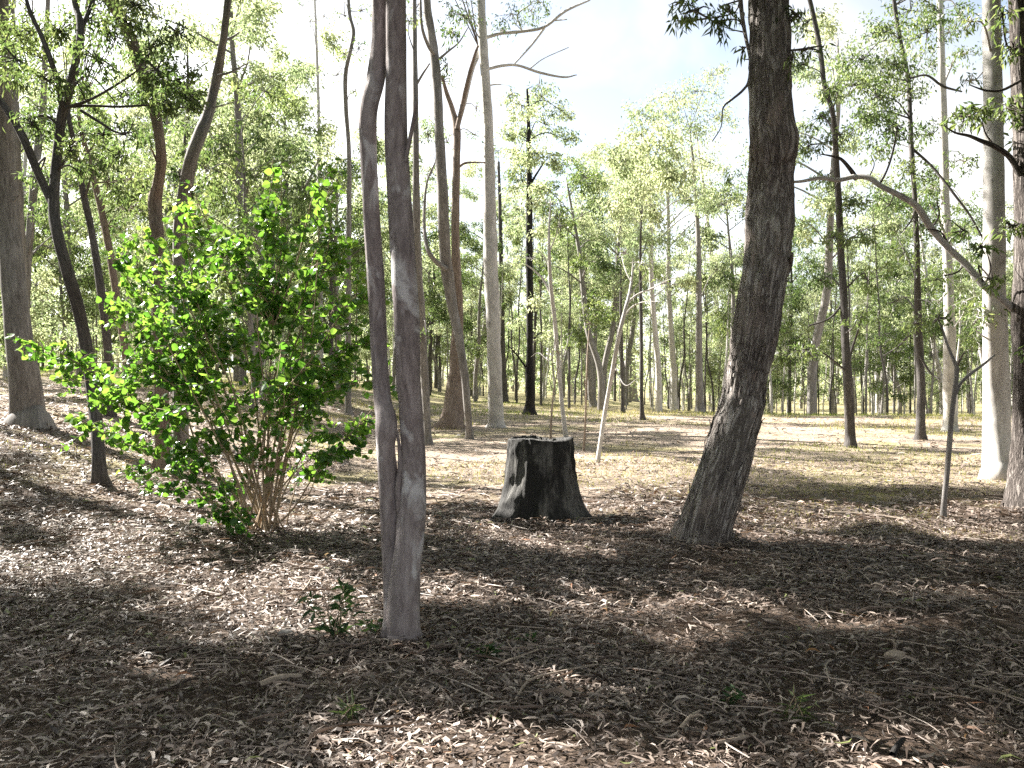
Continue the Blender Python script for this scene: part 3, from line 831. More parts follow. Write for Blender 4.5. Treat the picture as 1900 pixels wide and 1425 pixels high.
for (lab, mat, base, pts, blobs) in (
    ('small dark trunk standing alone at centre, right of the leaning pale sapling', 'dark_bark', (1192, 781), [(1193, 784, 12), (1191, 760, 8), (1190, 700, 7), (1190, 640, 7), (1189, 560, 6), (1188, 480, 5), (1190, 400, 3)],
     [(1190, 250, 46, 240), (1225, 270, 44, 220), (1160, 300, 40, 160), (1200, 320, 50, 240), (1240, 330, 44, 200), (1170, 370, 44, 180), (1215, 390, 46, 200), (1200, 440, 34, 100)]),
    ('grey trunk tapering into pale foliage, behind the two pale saplings', 'mid_bark', (1101, 756), [(1102, 760, 17), (1097, 730, 13), (1094, 680, 12), (1090, 620, 11), (1086, 550, 9), (1082, 460, 7), (1080, 380, 4)],
     [(1080, 450, 40, 160), (1110, 480, 44, 180), (1060, 500, 34, 110), (1110, 560, 36, 120), (1075, 580, 30, 90), (1130, 530, 30, 80)]),
    ('very thin dark trunk among the trees left of the small lone dark trunk', 'dark_bark', (1156, 766), [(1156, 769, 9), (1155, 740, 6), (1154, 660, 6), (1152, 580, 5), (1152, 500, 3)], [(1150, 420, 36, 130), (1130, 380, 36, 120), (1160, 520, 28, 70)]),
    ('stout grey trunk deep in the wood behind the leaning sapling', 'mid_bark', (1174, 745), [(1176, 748, 18), (1173, 700, 14), (1171, 620, 14), (1169, 520, 11), (1166, 420, 7)], [(1140, 330, 40, 150), (1110, 290, 40, 140), (1180, 400, 34, 100)]),
    ('grey gum trunk between the stump and the leaning dark tree', 'mid_bark', (1298, 766), [(1299, 768, 20), (1298, 740, 15), (1297, 660, 13), (1297, 560, 11), (1296, 460, 9), (1292, 380, 7), (1286, 300, 5), (1280, 240, 3)],
     [(1250, 180, 44, 170), (1290, 170, 44, 170), (1320, 140, 34, 90), (1270, 240, 50, 200), (1330, 220, 44, 140), (1310, 300, 50, 160), (1260, 330, 44, 130), (1340, 380, 44, 130), (1290, 450, 40, 110), (1330, 500, 36, 90)]),
    ('thin grey stem slanting left, close beside the leaning dark tree', 'mid_bark', (1347, 742), [(1347, 744, 11), (1340, 690, 10), (1334, 620, 9), (1325, 520, 8), (1312, 400, 6), (1300, 300, 4), (1290, 230, 2)], [(1300, 250, 36, 90), (1340, 320, 34, 80), (1310, 420, 30, 70)])):
    T = Tree('gum_tree', lab, mat, base=base, leaf='wattle_leaf')
    T.trunk(pts, n=10); T.clumps(blobs, spread=2.2, L=.18, W=.045, mult=1.5, subs=14); T.done()

# --- right hand side
T = Tree('gum_tree', 'dark slender trunk with an airy leafy top, right of the leaning tree', 'dark_bark', base=(1577, 830))
T.trunk([(1577, 834, 22), (1577, 800, 19), (1575, 740, 18), (1572, 690, 17), (1568, 620, 14), (1565, 540, 14), (1560, 470, 13), (1557, 390, 12), (1553, 320, 11), (1549, 250, 10), (1544, 205, 9), (1530, 160, 9), (1524, 110, 9), (1516, 60, 9), (1505, 10, 8), (1490, -60, 7), (1478, -200, 4)], n=14)
T.branch([(1572, 690, 7), (1580, 650, 5), (1590, 620, 4), (1602, 575, 3)]); T.branch([(1551, 260, 5), (1538, 228, 4), (1520, 210, 2)])
T.branch([(1566, 560, 5), (1540, 590, 4), (1500, 605, 3)])
T.clumps([(1520, 220, 30, 50), (1500, 270, 30, 50), (1560, 250, 30, 50), (1500, 40, 34, 40), (1540, 170, 22, 24), (1490, 120, 24, 24), (1530, 330, 30, 50), (1580, 380, 34, 60), (1545, 440, 32, 55), (1600, 440, 34, 60), (1520, 520, 30, 50), (1610, 520, 36, 60), (1590, 590, 24, 34), (1470, -100, 80, 200), (1540, -100, 80, 200), (1490, 650, 30, 40)], spread=1.3, L=.13, W=.028, mult=1.8, subs=13)
T.canopy(T.g + np.array([0, 0, 12]), 3.0, 20, 420, L=.18, W=.055, rb=1.0); T.done()

T = Tree('gum_tree', 'dark slender trunk with a dense hanging crown, left of the pale slim gum', 'dark_bark', base=(1708, 816))
T.trunk([(1708, 820, 22), (1708, 790, 17), (1709, 720, 15), (1706, 650, 14), (1703, 580, 13), (1702, 500, 11), (1700, 430, 10), (1697, 360, 9), (1692, 290, 9), (1689, 220, 8), (1685, 150, 8), (1672, 80, 7), (1660, 10, 7), (1650, -80, 6), (1640, -200, 4)], n=14)
T.branch([(1692, 275, 5), (1730, 310, 5), (1770, 360, 5), (1800, 400, 4), (1825, 445, 3)]); T.branch([(1690, 145, 4), (1720, 140, 4), (1750, 160, 5), (1785, 170, 3)])
T.branch([(1703, 600, 5), (1670, 640, 4), (1640, 660, 2)]); T.branch([(1707, 660, 5), (1725, 690, 4), (1745, 705, 2)]); T.branch([(1702, 520, 4), (1680, 470, 3), (1665, 440, 2)])
T.clumps([(1640, 60, 46, 120), (1600, 110, 46, 130), (1660, 120, 50, 150), (1580, 160, 44, 120), (1625, 180, 50, 150), (1690, 170, 46, 120), (1600, 220, 40, 110), (1650, 240, 44, 120), (1720, 60, 44, 100), (1690, 20, 40, 90), (1740, 20, 40, 80), (1630, 280, 38, 80), (1690, 320, 40, 90), (1730, 250, 40, 80),
          (1650, 380, 44, 100), (1720, 420, 46, 100), (1680, 470, 46, 100), (1740, 520, 40, 80), (1660, 560, 44, 90), (1700, 600, 34, 50), (1640, 620, 34, 50), (1640, -80, 90, 300), (1720, -80, 90, 300)], spread=1.5, L=.13, W=.03, mult=1.7, subs=13)
T.done()

T = Tree('gum_tree', 'pale slim gum with a whitish trunk, between the dark trunk and the big white gum', 'pale_bark', base=(1763, 800))
T.trunk([(1763, 803, 30), (1763, 780, 25), (1762, 700, 23), (1762, 620, 21), (1760, 540, 18), (1757, 450, 16), (1753, 360, 16), (1752, 280, 15), (1749, 180, 14), (1747, 100, 12), (1744, 0, 11), (1740, -150, 8)], n=14)
T.branch([(1750, 160, 4), (1762, 130, 4), (1778, 98, 2)]); T.branch([(1756, 440, 6), (1738, 400, 4), (1725, 380, 2)])
T.clumps([(1760, 60, 34, 60), (1790, 100, 30, 50), (1730, 120, 30, 50), (1780, 30, 34, 60), (1790, 300, 34, 60), (1730, 350, 30, 50), (1790, 380, 34, 60), (1780, 480, 34, 60), (1740, 560, 30, 50), (1790, 560, 36, 70), (1750, -90, 90, 300)], spread=1.4, L=.14, W=.032, mult=1.7, subs=13)
T.done()

T = Tree('gum_tree', 'big smooth white gum, half sunlit, near the right edge', 'pale_bark', base=(1848, 889))
T.trunk([(1848, 897, 56), (1848, 884, 52), (1849, 860, 50), (1849, 800, 47), (1849, 720, 45), (1847, 640, 43), (1845, 540, 39), (1845, 440, 37), (1844, 330, 36), (1843, 220, 34), (1841, 110, 32), (1840, 0, 31), (1838, -200, 27), (1834, -450, 20)], n=24, sub=8, disp=lumpy(.14, 2, 7))
T.clumps([(1800, 40, 30, 40), (1870, 60, 34, 50), (1800, 150, 24, 24), (1830, -80, 80, 160), (1845, 570, 36, 70), (1815, 590, 30, 50), (1830, 610, 30, 40), (1800, 220, 34, 50)], spread=.6, L=.12, W=.026)
T.canopy(T.g + np.array([.4, -1.5, 10.6]), 4.2, 36, 600, L=.2, W=.065, rb=1.1)
T.done()

T = Tree('gum_tree', 'rough brown trunk cut by the right edge of the view, sending a long bough left', 'edge_bark', base=(1902, 945))
T.trunk([(1903, 955, 74), (1902, 930, 60), (1902, 880, 54), (1904, 800, 46), (1906, 700, 44), (1906, 600, 50), (1905, 560, 46), (1906, 450, 40), (1903, 330, 38), (1900, 220, 36), (1896, 110, 36), (1892, 0, 34), (1885, -150, 30), (1875, -350, 22)], n=40, sub=10, disp=ridged(.014, 26, 1.5, 31))
T.branch([(1898, 580, 17), (1880, 573, 15), (1852, 548, 13), (1826, 530, 13), (1790, 488, 13), (1762, 462, 12), (1728, 424, 12), (1702, 384, 12), (1668, 362, 11), (1634, 345, 10), (1612, 330, 10), (1584, 328, 10), (1556, 334, 8), (1522, 330, 7), (1490, 336, 6), (1468, 338, 5)], n=12, sub=8, wob=.15, dy=-.6, mat=M['pale_bark'])  # bough's sunlit top put into its colour by the paler bark
for b in ([(1588, 331, 10), (1578, 315, 8), (1560, 295, 6), (1540, 289, 4), (1522, 286, 2)], [(1632, 342, 5), (1646, 315, 4), (1657, 280, 4), (1665, 235, 2)], [(1895, 330, 13), (1874, 292, 11), (1846, 272, 10), (1822, 262, 8), (1798, 252, 6), (1772, 246, 4), (1750, 232, 2)], [(1846, 272, 4), (1830, 250, 3), (1822, 228, 2)], [(1893, 150, 6), (1860, 167, 5), (1830, 168, 4), (1800, 158, 2)], [(1760, 455, 5), (1745, 430, 3), (1720, 425, 2)], [(1700, 384, 4), (1690, 410, 3), (1672, 432, 2)], [(1728, 424, 4), (1742, 400, 3), (1738, 372, 2)], [(1790, 488, 4), (1776, 505, 3), (1750, 512, 2)], [(1660, 358, 3), (1650, 380, 2), (1634, 392, 1)], [(1556, 334, 3), (1546, 352, 2), (1530, 358, 1)], [(1826, 530, 4), (1838, 500, 3), (1832, 470, 2)], [(1612, 330, 3), (1622, 306, 2), (1616, 288, 1)]):
    T.branch(b, n=8, wob=.1, dy=-.3)
T.clumps([(1790, 215, 30, 50), (1815, 205, 28, 50), (1880, 90, 28, 40), (1870, 200, 34, 70), (1860, 30, 30, 40), (1880, 420, 30, 50), (1790, 430, 26, 30), (1820, 460, 24, 30), (1840, 520, 26, 40), (1660, 240, 18, 12), (1900, 650, 20, 16)], spread=.6, L=.12, W=.028)
T.canopy(T.g + np.array([.3, -1.8, 9.0]), 4.0, 36, 600, L=.2, W=.065, rb=1.1)
T.done()

T = Tree('sapling', 'thin crooked bare sapling with a Y fork, in front of the white gums', 'mid_bark', base=(1750, 966), cat='sapling')
T.trunk([(1750, 970, 12), (1752, 930, 10), (1757, 880, 10), (1762, 820, 10), (1766, 770, 9), (1772, 720, 9), (1775, 690, 9), (1774, 678, 8), (1766, 660, 6), (1757, 638, 5), (1748, 610, 4), (1738, 585, 2)], n=8, wob=.03)
T.branch([(1774, 730, 7), (1782, 712, 6), (1800, 694, 6), (1825, 676, 5), (1846, 658, 3)], n=6, wob=.05); T.branch([(1775, 680, 6), (1783, 664, 4), (1790, 652, 2)], n=6, wob=.05)
T.clumps([(1740, 590, 26, 24), (1720, 560, 22, 16)], spread=.2, L=.09, W=.022)
T.done()

# --- left hand side
T = Tree('gum_tree', 'thick smooth grey gum at the left edge with a flared foot', 'mid_bark', base=(55, 792))
T.trunk([(56, 800, 80), (54, 785, 68), (51, 760, 61), (45, 700, 53), (37, 640, 48), (28, 560, 44), (21, 480, 42), (14, 400, 40), (8, 300, 38), (4, 200, 36), (1, 100, 34), (-2, 0, 32), (0, -200, 36), (-10, -450, 28)], n=28, sub=8, disp=lumpy(.12, 2, 9))
T.branch([(0, 392, 4), (18, 382, 4), (36, 362, 3)], n=5)
T.clumps([(20, 60, 60, 190), (60, 30, 60, 160), (30, 140, 50, 100), (80, 110, 50, 90)], spread=1, L=.14, W=.03)
T.canopy(T.g + np.array([1.0, -1, 10]), 4.4, 34, 520, L=.18, W=.055, rb=1.1)
T.done()

T = Tree('gum_tree', 'slim grey gum showing just behind the thick one at the left edge', 'mid_bark', base=(48, 780), d=20.5)
T.trunk([(46, 780, 30), (44, 700, 27), (40, 600, 26), (36, 500, 26), (31, 400, 25), (27, 300, 24), (23, 200, 23), (19, 100, 22), (16, 0, 20), (10, -250, 14)], n=14)
T.clumps([(60, 250, 40, 70), (70, 200, 40, 70), (15, -80, 120, 400)], spread=1, L=.15, W=.03); T.canopy(T.g + np.array([0, 0, 13.5]), 3.6, 26, 520, L=.2, W=.065, rb=1.0); T.done()

T = Tree('acacia_tree', 'dark forked tree with spreading black boughs, its post-like foot left of the shrub', 'dark_bark', base=(186, 900))
T.trunk([(187, 905, 38), (185, 880, 27), (182, 830, 24), (176, 760, 23), (168, 690, 23), (156, 620, 22), (142, 560, 22), (124, 500, 21), (108, 440, 20), (100, 390, 20), (103, 320, 18), (110, 250, 17), (117, 205, 18), (128, 170, 16), (138, 125, 14), (147, 85, 14), (148, 40, 13), (138, 0, 11), (125, -120, 8)], n=14)
for b in ([(101, 385, 15), (84, 350, 15), (66, 310, 15), (45, 260, 15), (20, 215, 13), (-10, 170, 11), (-50, 90, 8)], [(116, 195, 12), (106, 150, 11), (92, 105, 10), (76, 65, 9), (55, 20, 8), (40, -40, 6)], [(148, 60, 9), (165, 20, 8), (185, -30, 6)],
          [(122, 200, 7), (160, 188, 6), (195, 170, 5), (235, 145, 4), (258, 128, 2)], [(130, 198, 6), (170, 196, 5), (220, 198, 5), (290, 195, 4), (340, 200, 3), (375, 204, 2)], [(150, 205, 6), (190, 230, 5), (215, 245, 4), (238, 245, 3), (248, 225, 2)], [(112, 235, 6), (85, 215, 5), (55, 220, 4), (30, 225, 2)], [(128, 170, 5), (165, 140, 4), (215, 190, 2)]):
    T.branch(b, n=8, wob=.15)
T.clumps([(60, 60, 50, 120), (110, 60, 44, 90), (160, 40, 46, 100), (200, 60, 44, 90), (30, 110, 50, 110), (90, 150, 44, 80), (180, 110, 46, 90), (235, 40, 40, 80), (160, 165, 36, 60), (230, 175, 34, 60), (290, 130, 42, 120), (330, 150, 42, 130), (310, 190, 36, 90), (350, 185, 30, 70), (270, 170, 34, 60), (60, 230, 40, 60),
          (190, 250, 34, 50), (220, 290, 34, 50), (130, 280, 30, 40), (280, 90, 40, 70), (100, -70, 110, 300), (220, -60, 100, 260), (20, -60, 100, 260), (150, 320, 30, 40), (70, 330, 30, 40), (330, 60, 34, 40), (250, 10, 40, 70)], spread=1.3, L=.085, W=.022, subs=15, mult=2.2)
T.canopy(T.g + np.array([.5, 0, 8.0]), 3.4, 28, 520, L=.16, W=.05, rb=1.0)
T.done()

T = Tree('gum_tree', 'curved bare trunk bending left overhead, rising behind the shrub', 'brown_bark', base=(300, 880), d=13.2)
T.trunk([(304, 860, 30), (300, 760, 26), (296, 640, 25), (294, 540, 25), (292, 440, 24), (289, 400, 25), (288, 370, 25), (294, 340, 20), (299, 300, 19), (295, 250, 19), (284, 195, 20), (270, 150, 21), (255, 105, 21), (240, 65, 22), (222, 28, 23), (204, 0, 23), (170, -60, 20), (120, -160, 15)], n=16, sub=8)
T.branch([(291, 300, 5), (285, 285, 4), (279, 272, 2)], n=6)
T.canopy(T.g + np.array([-1.4, 0, 9.2]), 3.2, 26, 520, L=.17, W=.055, rb=1.0)
T.done()

T = Tree('gum_tree', 'bare trunk slanting right with snapped side twigs and vine at its foot, behind the shrub', 'mid_bark', base=(338, 880), d=13.8)
T.trunk([(336, 860, 30), (335, 760, 28), (334, 640, 27), (334, 540, 26), (334, 440, 25), (338, 390, 25), (348, 330, 25), (356, 290, 24), (371, 250, 23), (385, 215, 20), (396, 170, 18), (403, 140, 18), (410, 100, 15), (416, 60, 14), (423, 0, 13), (430, -80, 12), (440, -220, 8)], n=16, sub=8)
for b in ([(404, 140, 5), (425, 135, 4), (445, 125, 3), (470, 112, 1)], [(418, 74, 6), (430, 70, 5), (444, 60, 3)], [(396, 200, 4), (425, 192, 2), (460, 182, 1)]): T.branch(b, n=6, wob=.05)
T.clumps([(345, 280, 14, 20), (335, 320, 18, 36), (350, 350, 20, 44), (330, 380, 24, 60), (360, 400, 22, 50)], spread=.2, L=.09, W=.06, limb=False)
T.canopy(T.g + np.array([1.2, 0, 10.0]), 2.8, 18, 520, L=.17, W=.055, rb=1.0)
T.done()

for (lab, mat, base, d, pts, blobs) in (
    ('thin dark trunk leaning left, right of the dark forked tree', 'dark_bark', (205, 760), 19, [(206, 760, 16), (200, 650, 15), (190, 560, 15), (180, 490, 14), (170, 430, 13), (157, 370, 12), (146, 310, 11), (136, 260, 9), (128, 220, 8), (126, 180, 5)], [(150, 250, 50, 120), (190, 300, 46, 100), (110, 220, 50, 120), (230, 250, 44, 90), (170, 200, 40, 80)]),
    ('thin brown trunk behind the shrub, second in from the dark forked tree', 'brown_bark', (240, 760), 21, [(242, 760, 15), (232, 650, 14), (218, 560, 13), (204, 470, 13), (190, 400, 12), (176, 340, 11), (163, 290, 10), (150, 240, 8), (145, 200, 5)], [(200, 340, 50, 110), (250, 330, 50, 110), (240, 390, 44, 90), (200, 420, 40, 70)]),
    ('mid-grey trunk leaning between the thick left gum and the dark forked tree', 'mid_bark', (62, 760), 26, [(40, 760, 16), (46, 600, 15), (52, 480, 14), (60, 380, 14), (70, 280, 14), (78, 210, 13), (82, 150, 11), (86, 60, 9), (90, -20, 7)], [(90, 330, 44, 100), (60, 400, 40, 80), (110, 300, 44, 90), (90, 460, 40, 80), (120, 420, 40, 80)]),
    ('tall spindly pale trunk against the white sky, left of the two-stemmed tree', 'pale_bark', (596, 745), 38, [(596, 748, 11), (595, 600, 9), (594, 480, 8), (593, 380, 7), (592, 300, 7), (591, 200, 6), (588, 100, 5), (584, 0, 4), (580, -100, 3)], [(575, 40, 30, 16), (600, 30, 30, 16), (560, 10, 30, 12), (605, 240, 24, 40), (570, 250, 24, 40)]),
    ('wavy thin grey trunk against the sky, close left of the two-stemmed tree', 'mid_bark', (646, 745), 30, [(646, 755, 12), (646, 600, 11), (647, 450, 10), (648, 330, 9), (647, 270, 8), (642, 200, 8), (641, 140, 8), (650, 95, 7), (656, 60, 7), (648, 20, 6), (645, -60, 5)], [(640, 100, 26, 22), (665, 90, 26, 24), (625, 140, 24, 14), (640, 30, 30, 24), (670, 20, 30, 20), (660, 170, 20, 10), (640, -60, 60, 100)])):
    T = Tree('gum_tree', lab, mat, base=base, d=d, leaf='gum_leaf')
    T.trunk(pts, n=12); T.clumps(blobs, spread=1.5, L=.16, W=.032)
    T.canopy(T.g + np.array([0, 0, 4.0 + .427 * d - T.g[2]]), 3.2, 22, 520, L=.2, W=.065, rb=1.0); T.done()

T = Tree('wattle_tree', 'rounded golden green tree crown glowing in the sun above the shrub', 'mid_bark', base=(500, 745), d=36, leaf='wattle_leaf')
T.trunk([(498, 745, 20), (500, 640, 18), (502, 540, 15), (505, 450, 12), (508, 380, 9), (512, 320, 6)], n=10)
T.branch([(503, 520, 9), (470, 440, 7), (440, 380, 5), (425, 330, 3)]); T.branch([(504, 480, 8), (540, 400, 6), (570, 340, 5), (590, 300, 3)]); T.branch([(503, 430, 6), (480, 350, 4), (470, 280, 3)])
T.clumps([(530, 190, 36, 240), (500, 215, 40, 280), (560, 215, 36, 230), (460, 235, 40, 280), (590, 245, 34, 180), (420, 245, 36, 230), (520, 255, 44, 300), (400, 285, 38, 220), (450, 290, 44, 300), (560, 280, 44, 260), (610, 280, 30, 130), (500, 310, 46, 280), (420, 335, 42, 240), (460, 360, 42, 220), (550, 350, 44, 220), (400, 400, 38, 150), (510, 380, 40, 160), (590, 380, 40, 160), (450, 420, 36, 120)], spread=2.0, L=.17, W=.05, subs=12)
T.done()

# --- gums standing beyond the left edge: their crowns shade the foreground
def left_gums():
    hs = np.array([-math.sin(SUN_AZ), math.cos(SUN_AZ)])     # ground direction a shadow runs back towards the sun
    trees = []
    for k, (x, y, h) in enumerate([(-9.6, 10.2, 8.5), (-13.5, 16, 11), (-15.5, 11.5, 11), (-8.6, 6.0, 7.5), (-18, 21, 13), (-12.6, 20.5, 12), (-20, 15, 12)]):
        T = Tree('gum_tree', 'gum standing beyond the left edge, shading the leaf litter', 'mid_bark', base=(950 + F * x / y, 900), d=y, group='gums beyond the left edge')
        g = T.g
        P = np.array([g + [0, 0, -.3], g + [.1, .1, h * .3], g + [.3, 0, h * .6], g + [.2, .2, h * .95]]); r = np.array([.22, .18, .14, .06])
        mb = MB(); tube(mb, P, r, 12, 8, lumpy(.2, s=k)); link('trunk', mb.mesh('trunk', T.mat, origin=g), T.root); T.paths.append((P, r))
        trees.append(T)
    rg = np.random.default_rng(3)
    # (px, py, height of the clump, radius): ground spots that lie in shade in the photograph
    spots = [(50, 960, 8, 1.0), (190, 1010, 8, 1.0), (340, 1010, 8, .6), (20, 1010, 8, 1.0), (130, 940, 8.5, .6), (60, 1260, 7, 1.0), (200, 1180, 7.5, 1.1), (260, 1330, 7, 1.0), (420, 1240, 7.5, 1.0), (480, 1400, 6.5, .9), (80, 1080, 8, 1.1), (120, 1400, 6.5, .9), (300, 1120, 8, .8), (600, 1270, 7.5, .9),
             (860, 1100, 9, 1.0), (840, 1200, 8, 1.0), (1000, 1150, 9, 1.0), (1150, 1060, 9.5, 1.0), (1130, 1250, 8.5, 1.1), (1300, 1180, 9, 1.1), (1450, 1080, 9.5, 1.1), (1500, 1250, 9, 1.2), (1650, 1150, 9.5, 1.2), (1750, 1060, 10, 1.1),
             (1800, 1230, 9.5, 1.2), (1700, 1340, 9, 1.0), (1880, 1370, 9, 1.1), (1250, 1330, 8.5, .7), (1450, 1390, 8.5, .8), (1000, 1020, 9.5, .8), (700, 1060, 8.5, .7), (1850, 1120, 10, 1.2), (1380, 1290, 8.8, .8), (1600, 1020, 10, 1.0), (1280, 1080, 9.5, .9), (760, 1290, 7.5, .7)]
    for (px, py, h, r) in spots:
        p = ground_hit(px, py)
        L = h / math.tan(SUN_EL)
        c = np.array([p[0] + math.sin(SUN_AZ) * L, p[1] + math.cos(SUN_AZ) * L, p[2] + h])
        T = min(trees, key=lambda t: np.hypot(*(t.g[:2] - c[:2])))
        T.blob(c, r * .9, int(620 * r * r), .2, .07, 12)
    for T in trees: T.done()
left_gums()

# ------------------------------------------------------------------ the woodland behind: copies of a few trees
CULL[0] = False
def proto(seed, h, r0, mat, leaf, low, nb, nl, spread, L, W, rb):
    rg = np.random.default_rng(seed)
    tr, cr = MB(), MB()
    n = 7
    zz = np.linspace(0, h, n)
    lean = rg.normal(size=2) * .05
    P = np.column_stack([lean[0] * zz + np.cumsum(rg.normal(size=n) * .07 * h / 12), lean[1] * zz + np.cumsum(rg.normal(size=n) * .07 * h / 12), zz])
    P[:2, :2] *= .3
    P[0, 2] = -.25
    r = r0 * np.array([1.25, 1, .9, .78, .62, .42, .16])
    tube(tr, P, r, 8, 5, lumpy(.25, s=seed), seed=seed)
    S = spline(np.column_stack([P, r]), 8)
    for k in range(nb):
        s = low + (1 - low) * (k + rg.random()) / nb
        q = S[min(len(S) - 1, int(s * len(S)))]
        az = k * 2.4 + rg.normal() * .5
        ln = spread * (1.15 - .75 * abs(s - (low + .35 * (1 - low)))) * rg.uniform(.5, 1.1)
        e = q[:3] + np.array([math.cos(az) * ln, math.sin(az) * ln, ln * rg.uniform(.15, .9)])
        m = (q[:3] + e) / 2 + np.array([0, 0, .12 * ln]) + rg.normal(size=3) * .1
        rr = max(.012, min(q[3] * .5, .012 + .014 * ln))
        tube(tr, [q[:3], m, e], [rr, rr * .7, .012], n=5, sub=4, seed=k)
        clump(cr, tr, e, rb * rg.uniform(.7, 1.25), nl, rg, L, W, .6, 10, .75, .01)
        if rg.random() < .6: clump(cr, tr, m + rg.normal(size=3) * .3, rb * .7, int(nl * .6), rg, L, W, .6, 7, .75, .01)
    return tr.mesh('trunk', M[mat]), cr.mesh('crown', M[leaf], smooth=False)

PRO = {'pale': [proto(101, 15, .17, 'pale_bark', 'wattle_leaf', .42, 11, 560, 2.5, .2, .065, 1.1), proto(102, 13, .14, 'pale_bark', 'gum_leaf', .35, 11, 540, 2.3, .2, .065, 1.05), proto(103, 16, .19, 'mid_bark', 'wattle_leaf', .4, 12, 560, 2.7, .2, .065, 1.15)],
       'dark': [proto(104, 13, .15, 'dark_bark', 'wattle_leaf', .35, 11, 560, 2.4, .2, .065, 1.1), proto(105, 11, .13, 'dark_bark', 'gum_leaf', .3, 10, 540, 2.2, .2, .065, 1.05), proto(108, 12, .15, 'mid_bark', 'gum_leaf', .3, 11, 560, 2.4, .2, .065, 1.05)],
       'leafy': [proto(106, 5.5, .055, 'mid_bark', 'wattle_leaf', .15, 12, 250, 1.4, .16, .06, .75), proto(107, 4.2, .045, 'pale_bark', 'wattle_leaf', .2, 11, 230, 1.2, .16, .06, .7), proto(109, 7, .07, 'mid_bark', 'gum_leaf', .2, 13, 280, 1.6, .17, .06, .85)],
       'pole': [proto(110, 9, .05, 'mid_bark', 'wattle_leaf', .6, 6, 130, .9, .16, .05, .5), proto(111, 8, .06, 'pale_bark', 'wattle_leaf', .55, 6, 120, .9, .16, .05, .5), proto(112, 10, .055, 'dark_bark', 'wattle_leaf', .6, 6, 130, .9, .16, .05, .5)]}
LAB = {'pale': ('gum_tree', 'tree', ('slender white-trunked gum', 'mid-height white-trunked gum', 'tall grey-trunked gum')),
       'dark': ('gum_tree', 'tree', ('slender black-trunked gum', 'short black-trunked gum', 'mid-height grey gum')),
       'leafy': ('leafy_sapling', 'young tree', ('low leafy grey-stemmed young tree', 'pale-stemmed leafy young tree', 'leafy spreading young tree')),
       'pole': ('pole_tree', 'young tree', ('thin grey pole-like tree', 'thin whitish pole-like tree', 'thin dark pole-like tree'))}
SECT = ((150, 'at the far left edge'), (330, 'far behind the dark forked tree'), (690, 'far behind the shrub'), (800, 'far behind the two-stemmed tree'), (940, 'far behind the straight pale gum'), (1030, 'far beyond the stump'), (1180, 'far beyond the two pale saplings'),
        (1390, 'far back, left of the leaning tree'), (1560, 'far back, just right of the leaning tree'), (1700, 'far behind the dark slender trunks'), (1800, 'far behind the pale slim gum'), (9999, 'far behind the big white gum'))
def woodland():
    rg = np.random.default_rng(33)
    pts = []
    def place(kind, n, d0, d1, gap, edge):
        made = 0
        for _ in range(9000):
            if made >= n: break
            d = d0 + (d1 - d0) * rg.random() ** 1.1
            px = rg.uniform(-150, 2050)
            x = (px - 950) / F * d
            if d < edge(px): continue
            if any((x - a) ** 2 + (d - b) ** 2 < gap ** 2 for a, b in pts): continue
            if kind in ('pale', 'dark'):
                hh = 13.0
                if sunlit(np.array([[x, d, z] for z in (hh * .45, hh * .6, hh * .75, hh * .9, hh * 1.05)]), 1.3, 0).any(): continue
            pts.append((x, d)); made += 1
            vi = int(rg.integers(0, 3))
            tm, cm = PRO[kind][vi]
            nm, cat, looks = LAB[kind]
            lab = looks[vi] + ' ' + next(w_ for lim, w_ in SECT if px < lim)
            o = thing(nm, lab + (', among the nearer ones' if d < 56 else ', among the farthest ones' if d > 74 else ''), cat, (x, d, float(H(x, d)) - .03), lab)
            s = rg.uniform(.8, 1.2)
            o.scale = (s, s, s * rg.uniform(.9, 1.1)); o.rotation_euler = (0, 0, rg.uniform(0, 6.28))
            link('trunk', tm, o); link('crown', cm, o)['kind'] = 'stuff'
    edge = lambda px: 44 if px > 650 else 30 - 8 * (px < 250)
    edge2 = lambda px: 47 if px > 650 else 26
    place('pale', 56, 30, 95, 2.6, edge)
    place('dark', 58, 30, 95, 2.4, edge)
    place('leafy', 72, 26, 85, 1.6, edge2)
    place('pole', 260, 42, 92, .9, lambda px: 46)
woodland()

def around():
    rg = np.random.default_rng(71)
    spots = []
    for _ in range(4000):
        x, y = rg.uniform(-44, 26), rg.uniform(-26, 46)
        if abs(x) < .66 * max(y, 0) + 3.0 or (y < 0 and abs(x) < 15) or (-16 < x < 0 and 3 < y < 17): continue
        if any((x - a) ** 2 + (y - b) ** 2 < 3.0 ** 2 for a, b in spots): continue
        zc = np.array([[x, y, z] for z in (6., 8., 10., 12., 14.)])
        if sunlit(zc, 1.7, 0).any(): continue
        spots.append((x, y))
        if len(spots) >= 170: break
    for x, y in spots:
        k = ('pale', 'dark')[int(rg.integers(0, 2))]
        tm, cm = PRO[k][int(rg.integers(0, 3))]
        o = thing('gum_tree', 'gum of the same woodland standing round and behind the viewer', 'tree', (x, y, float(H(x, y)) - .03), 'gums round the viewer')
        s = rg.uniform(.75, 1.05); o.scale = (s * 1.25, s * 1.25, s); o.rotation_euler = (0, 0, rg.uniform(0, 6.28))
        link('trunk', tm, o); link('crown', cm, o)['kind'] = 'stuff'
around()

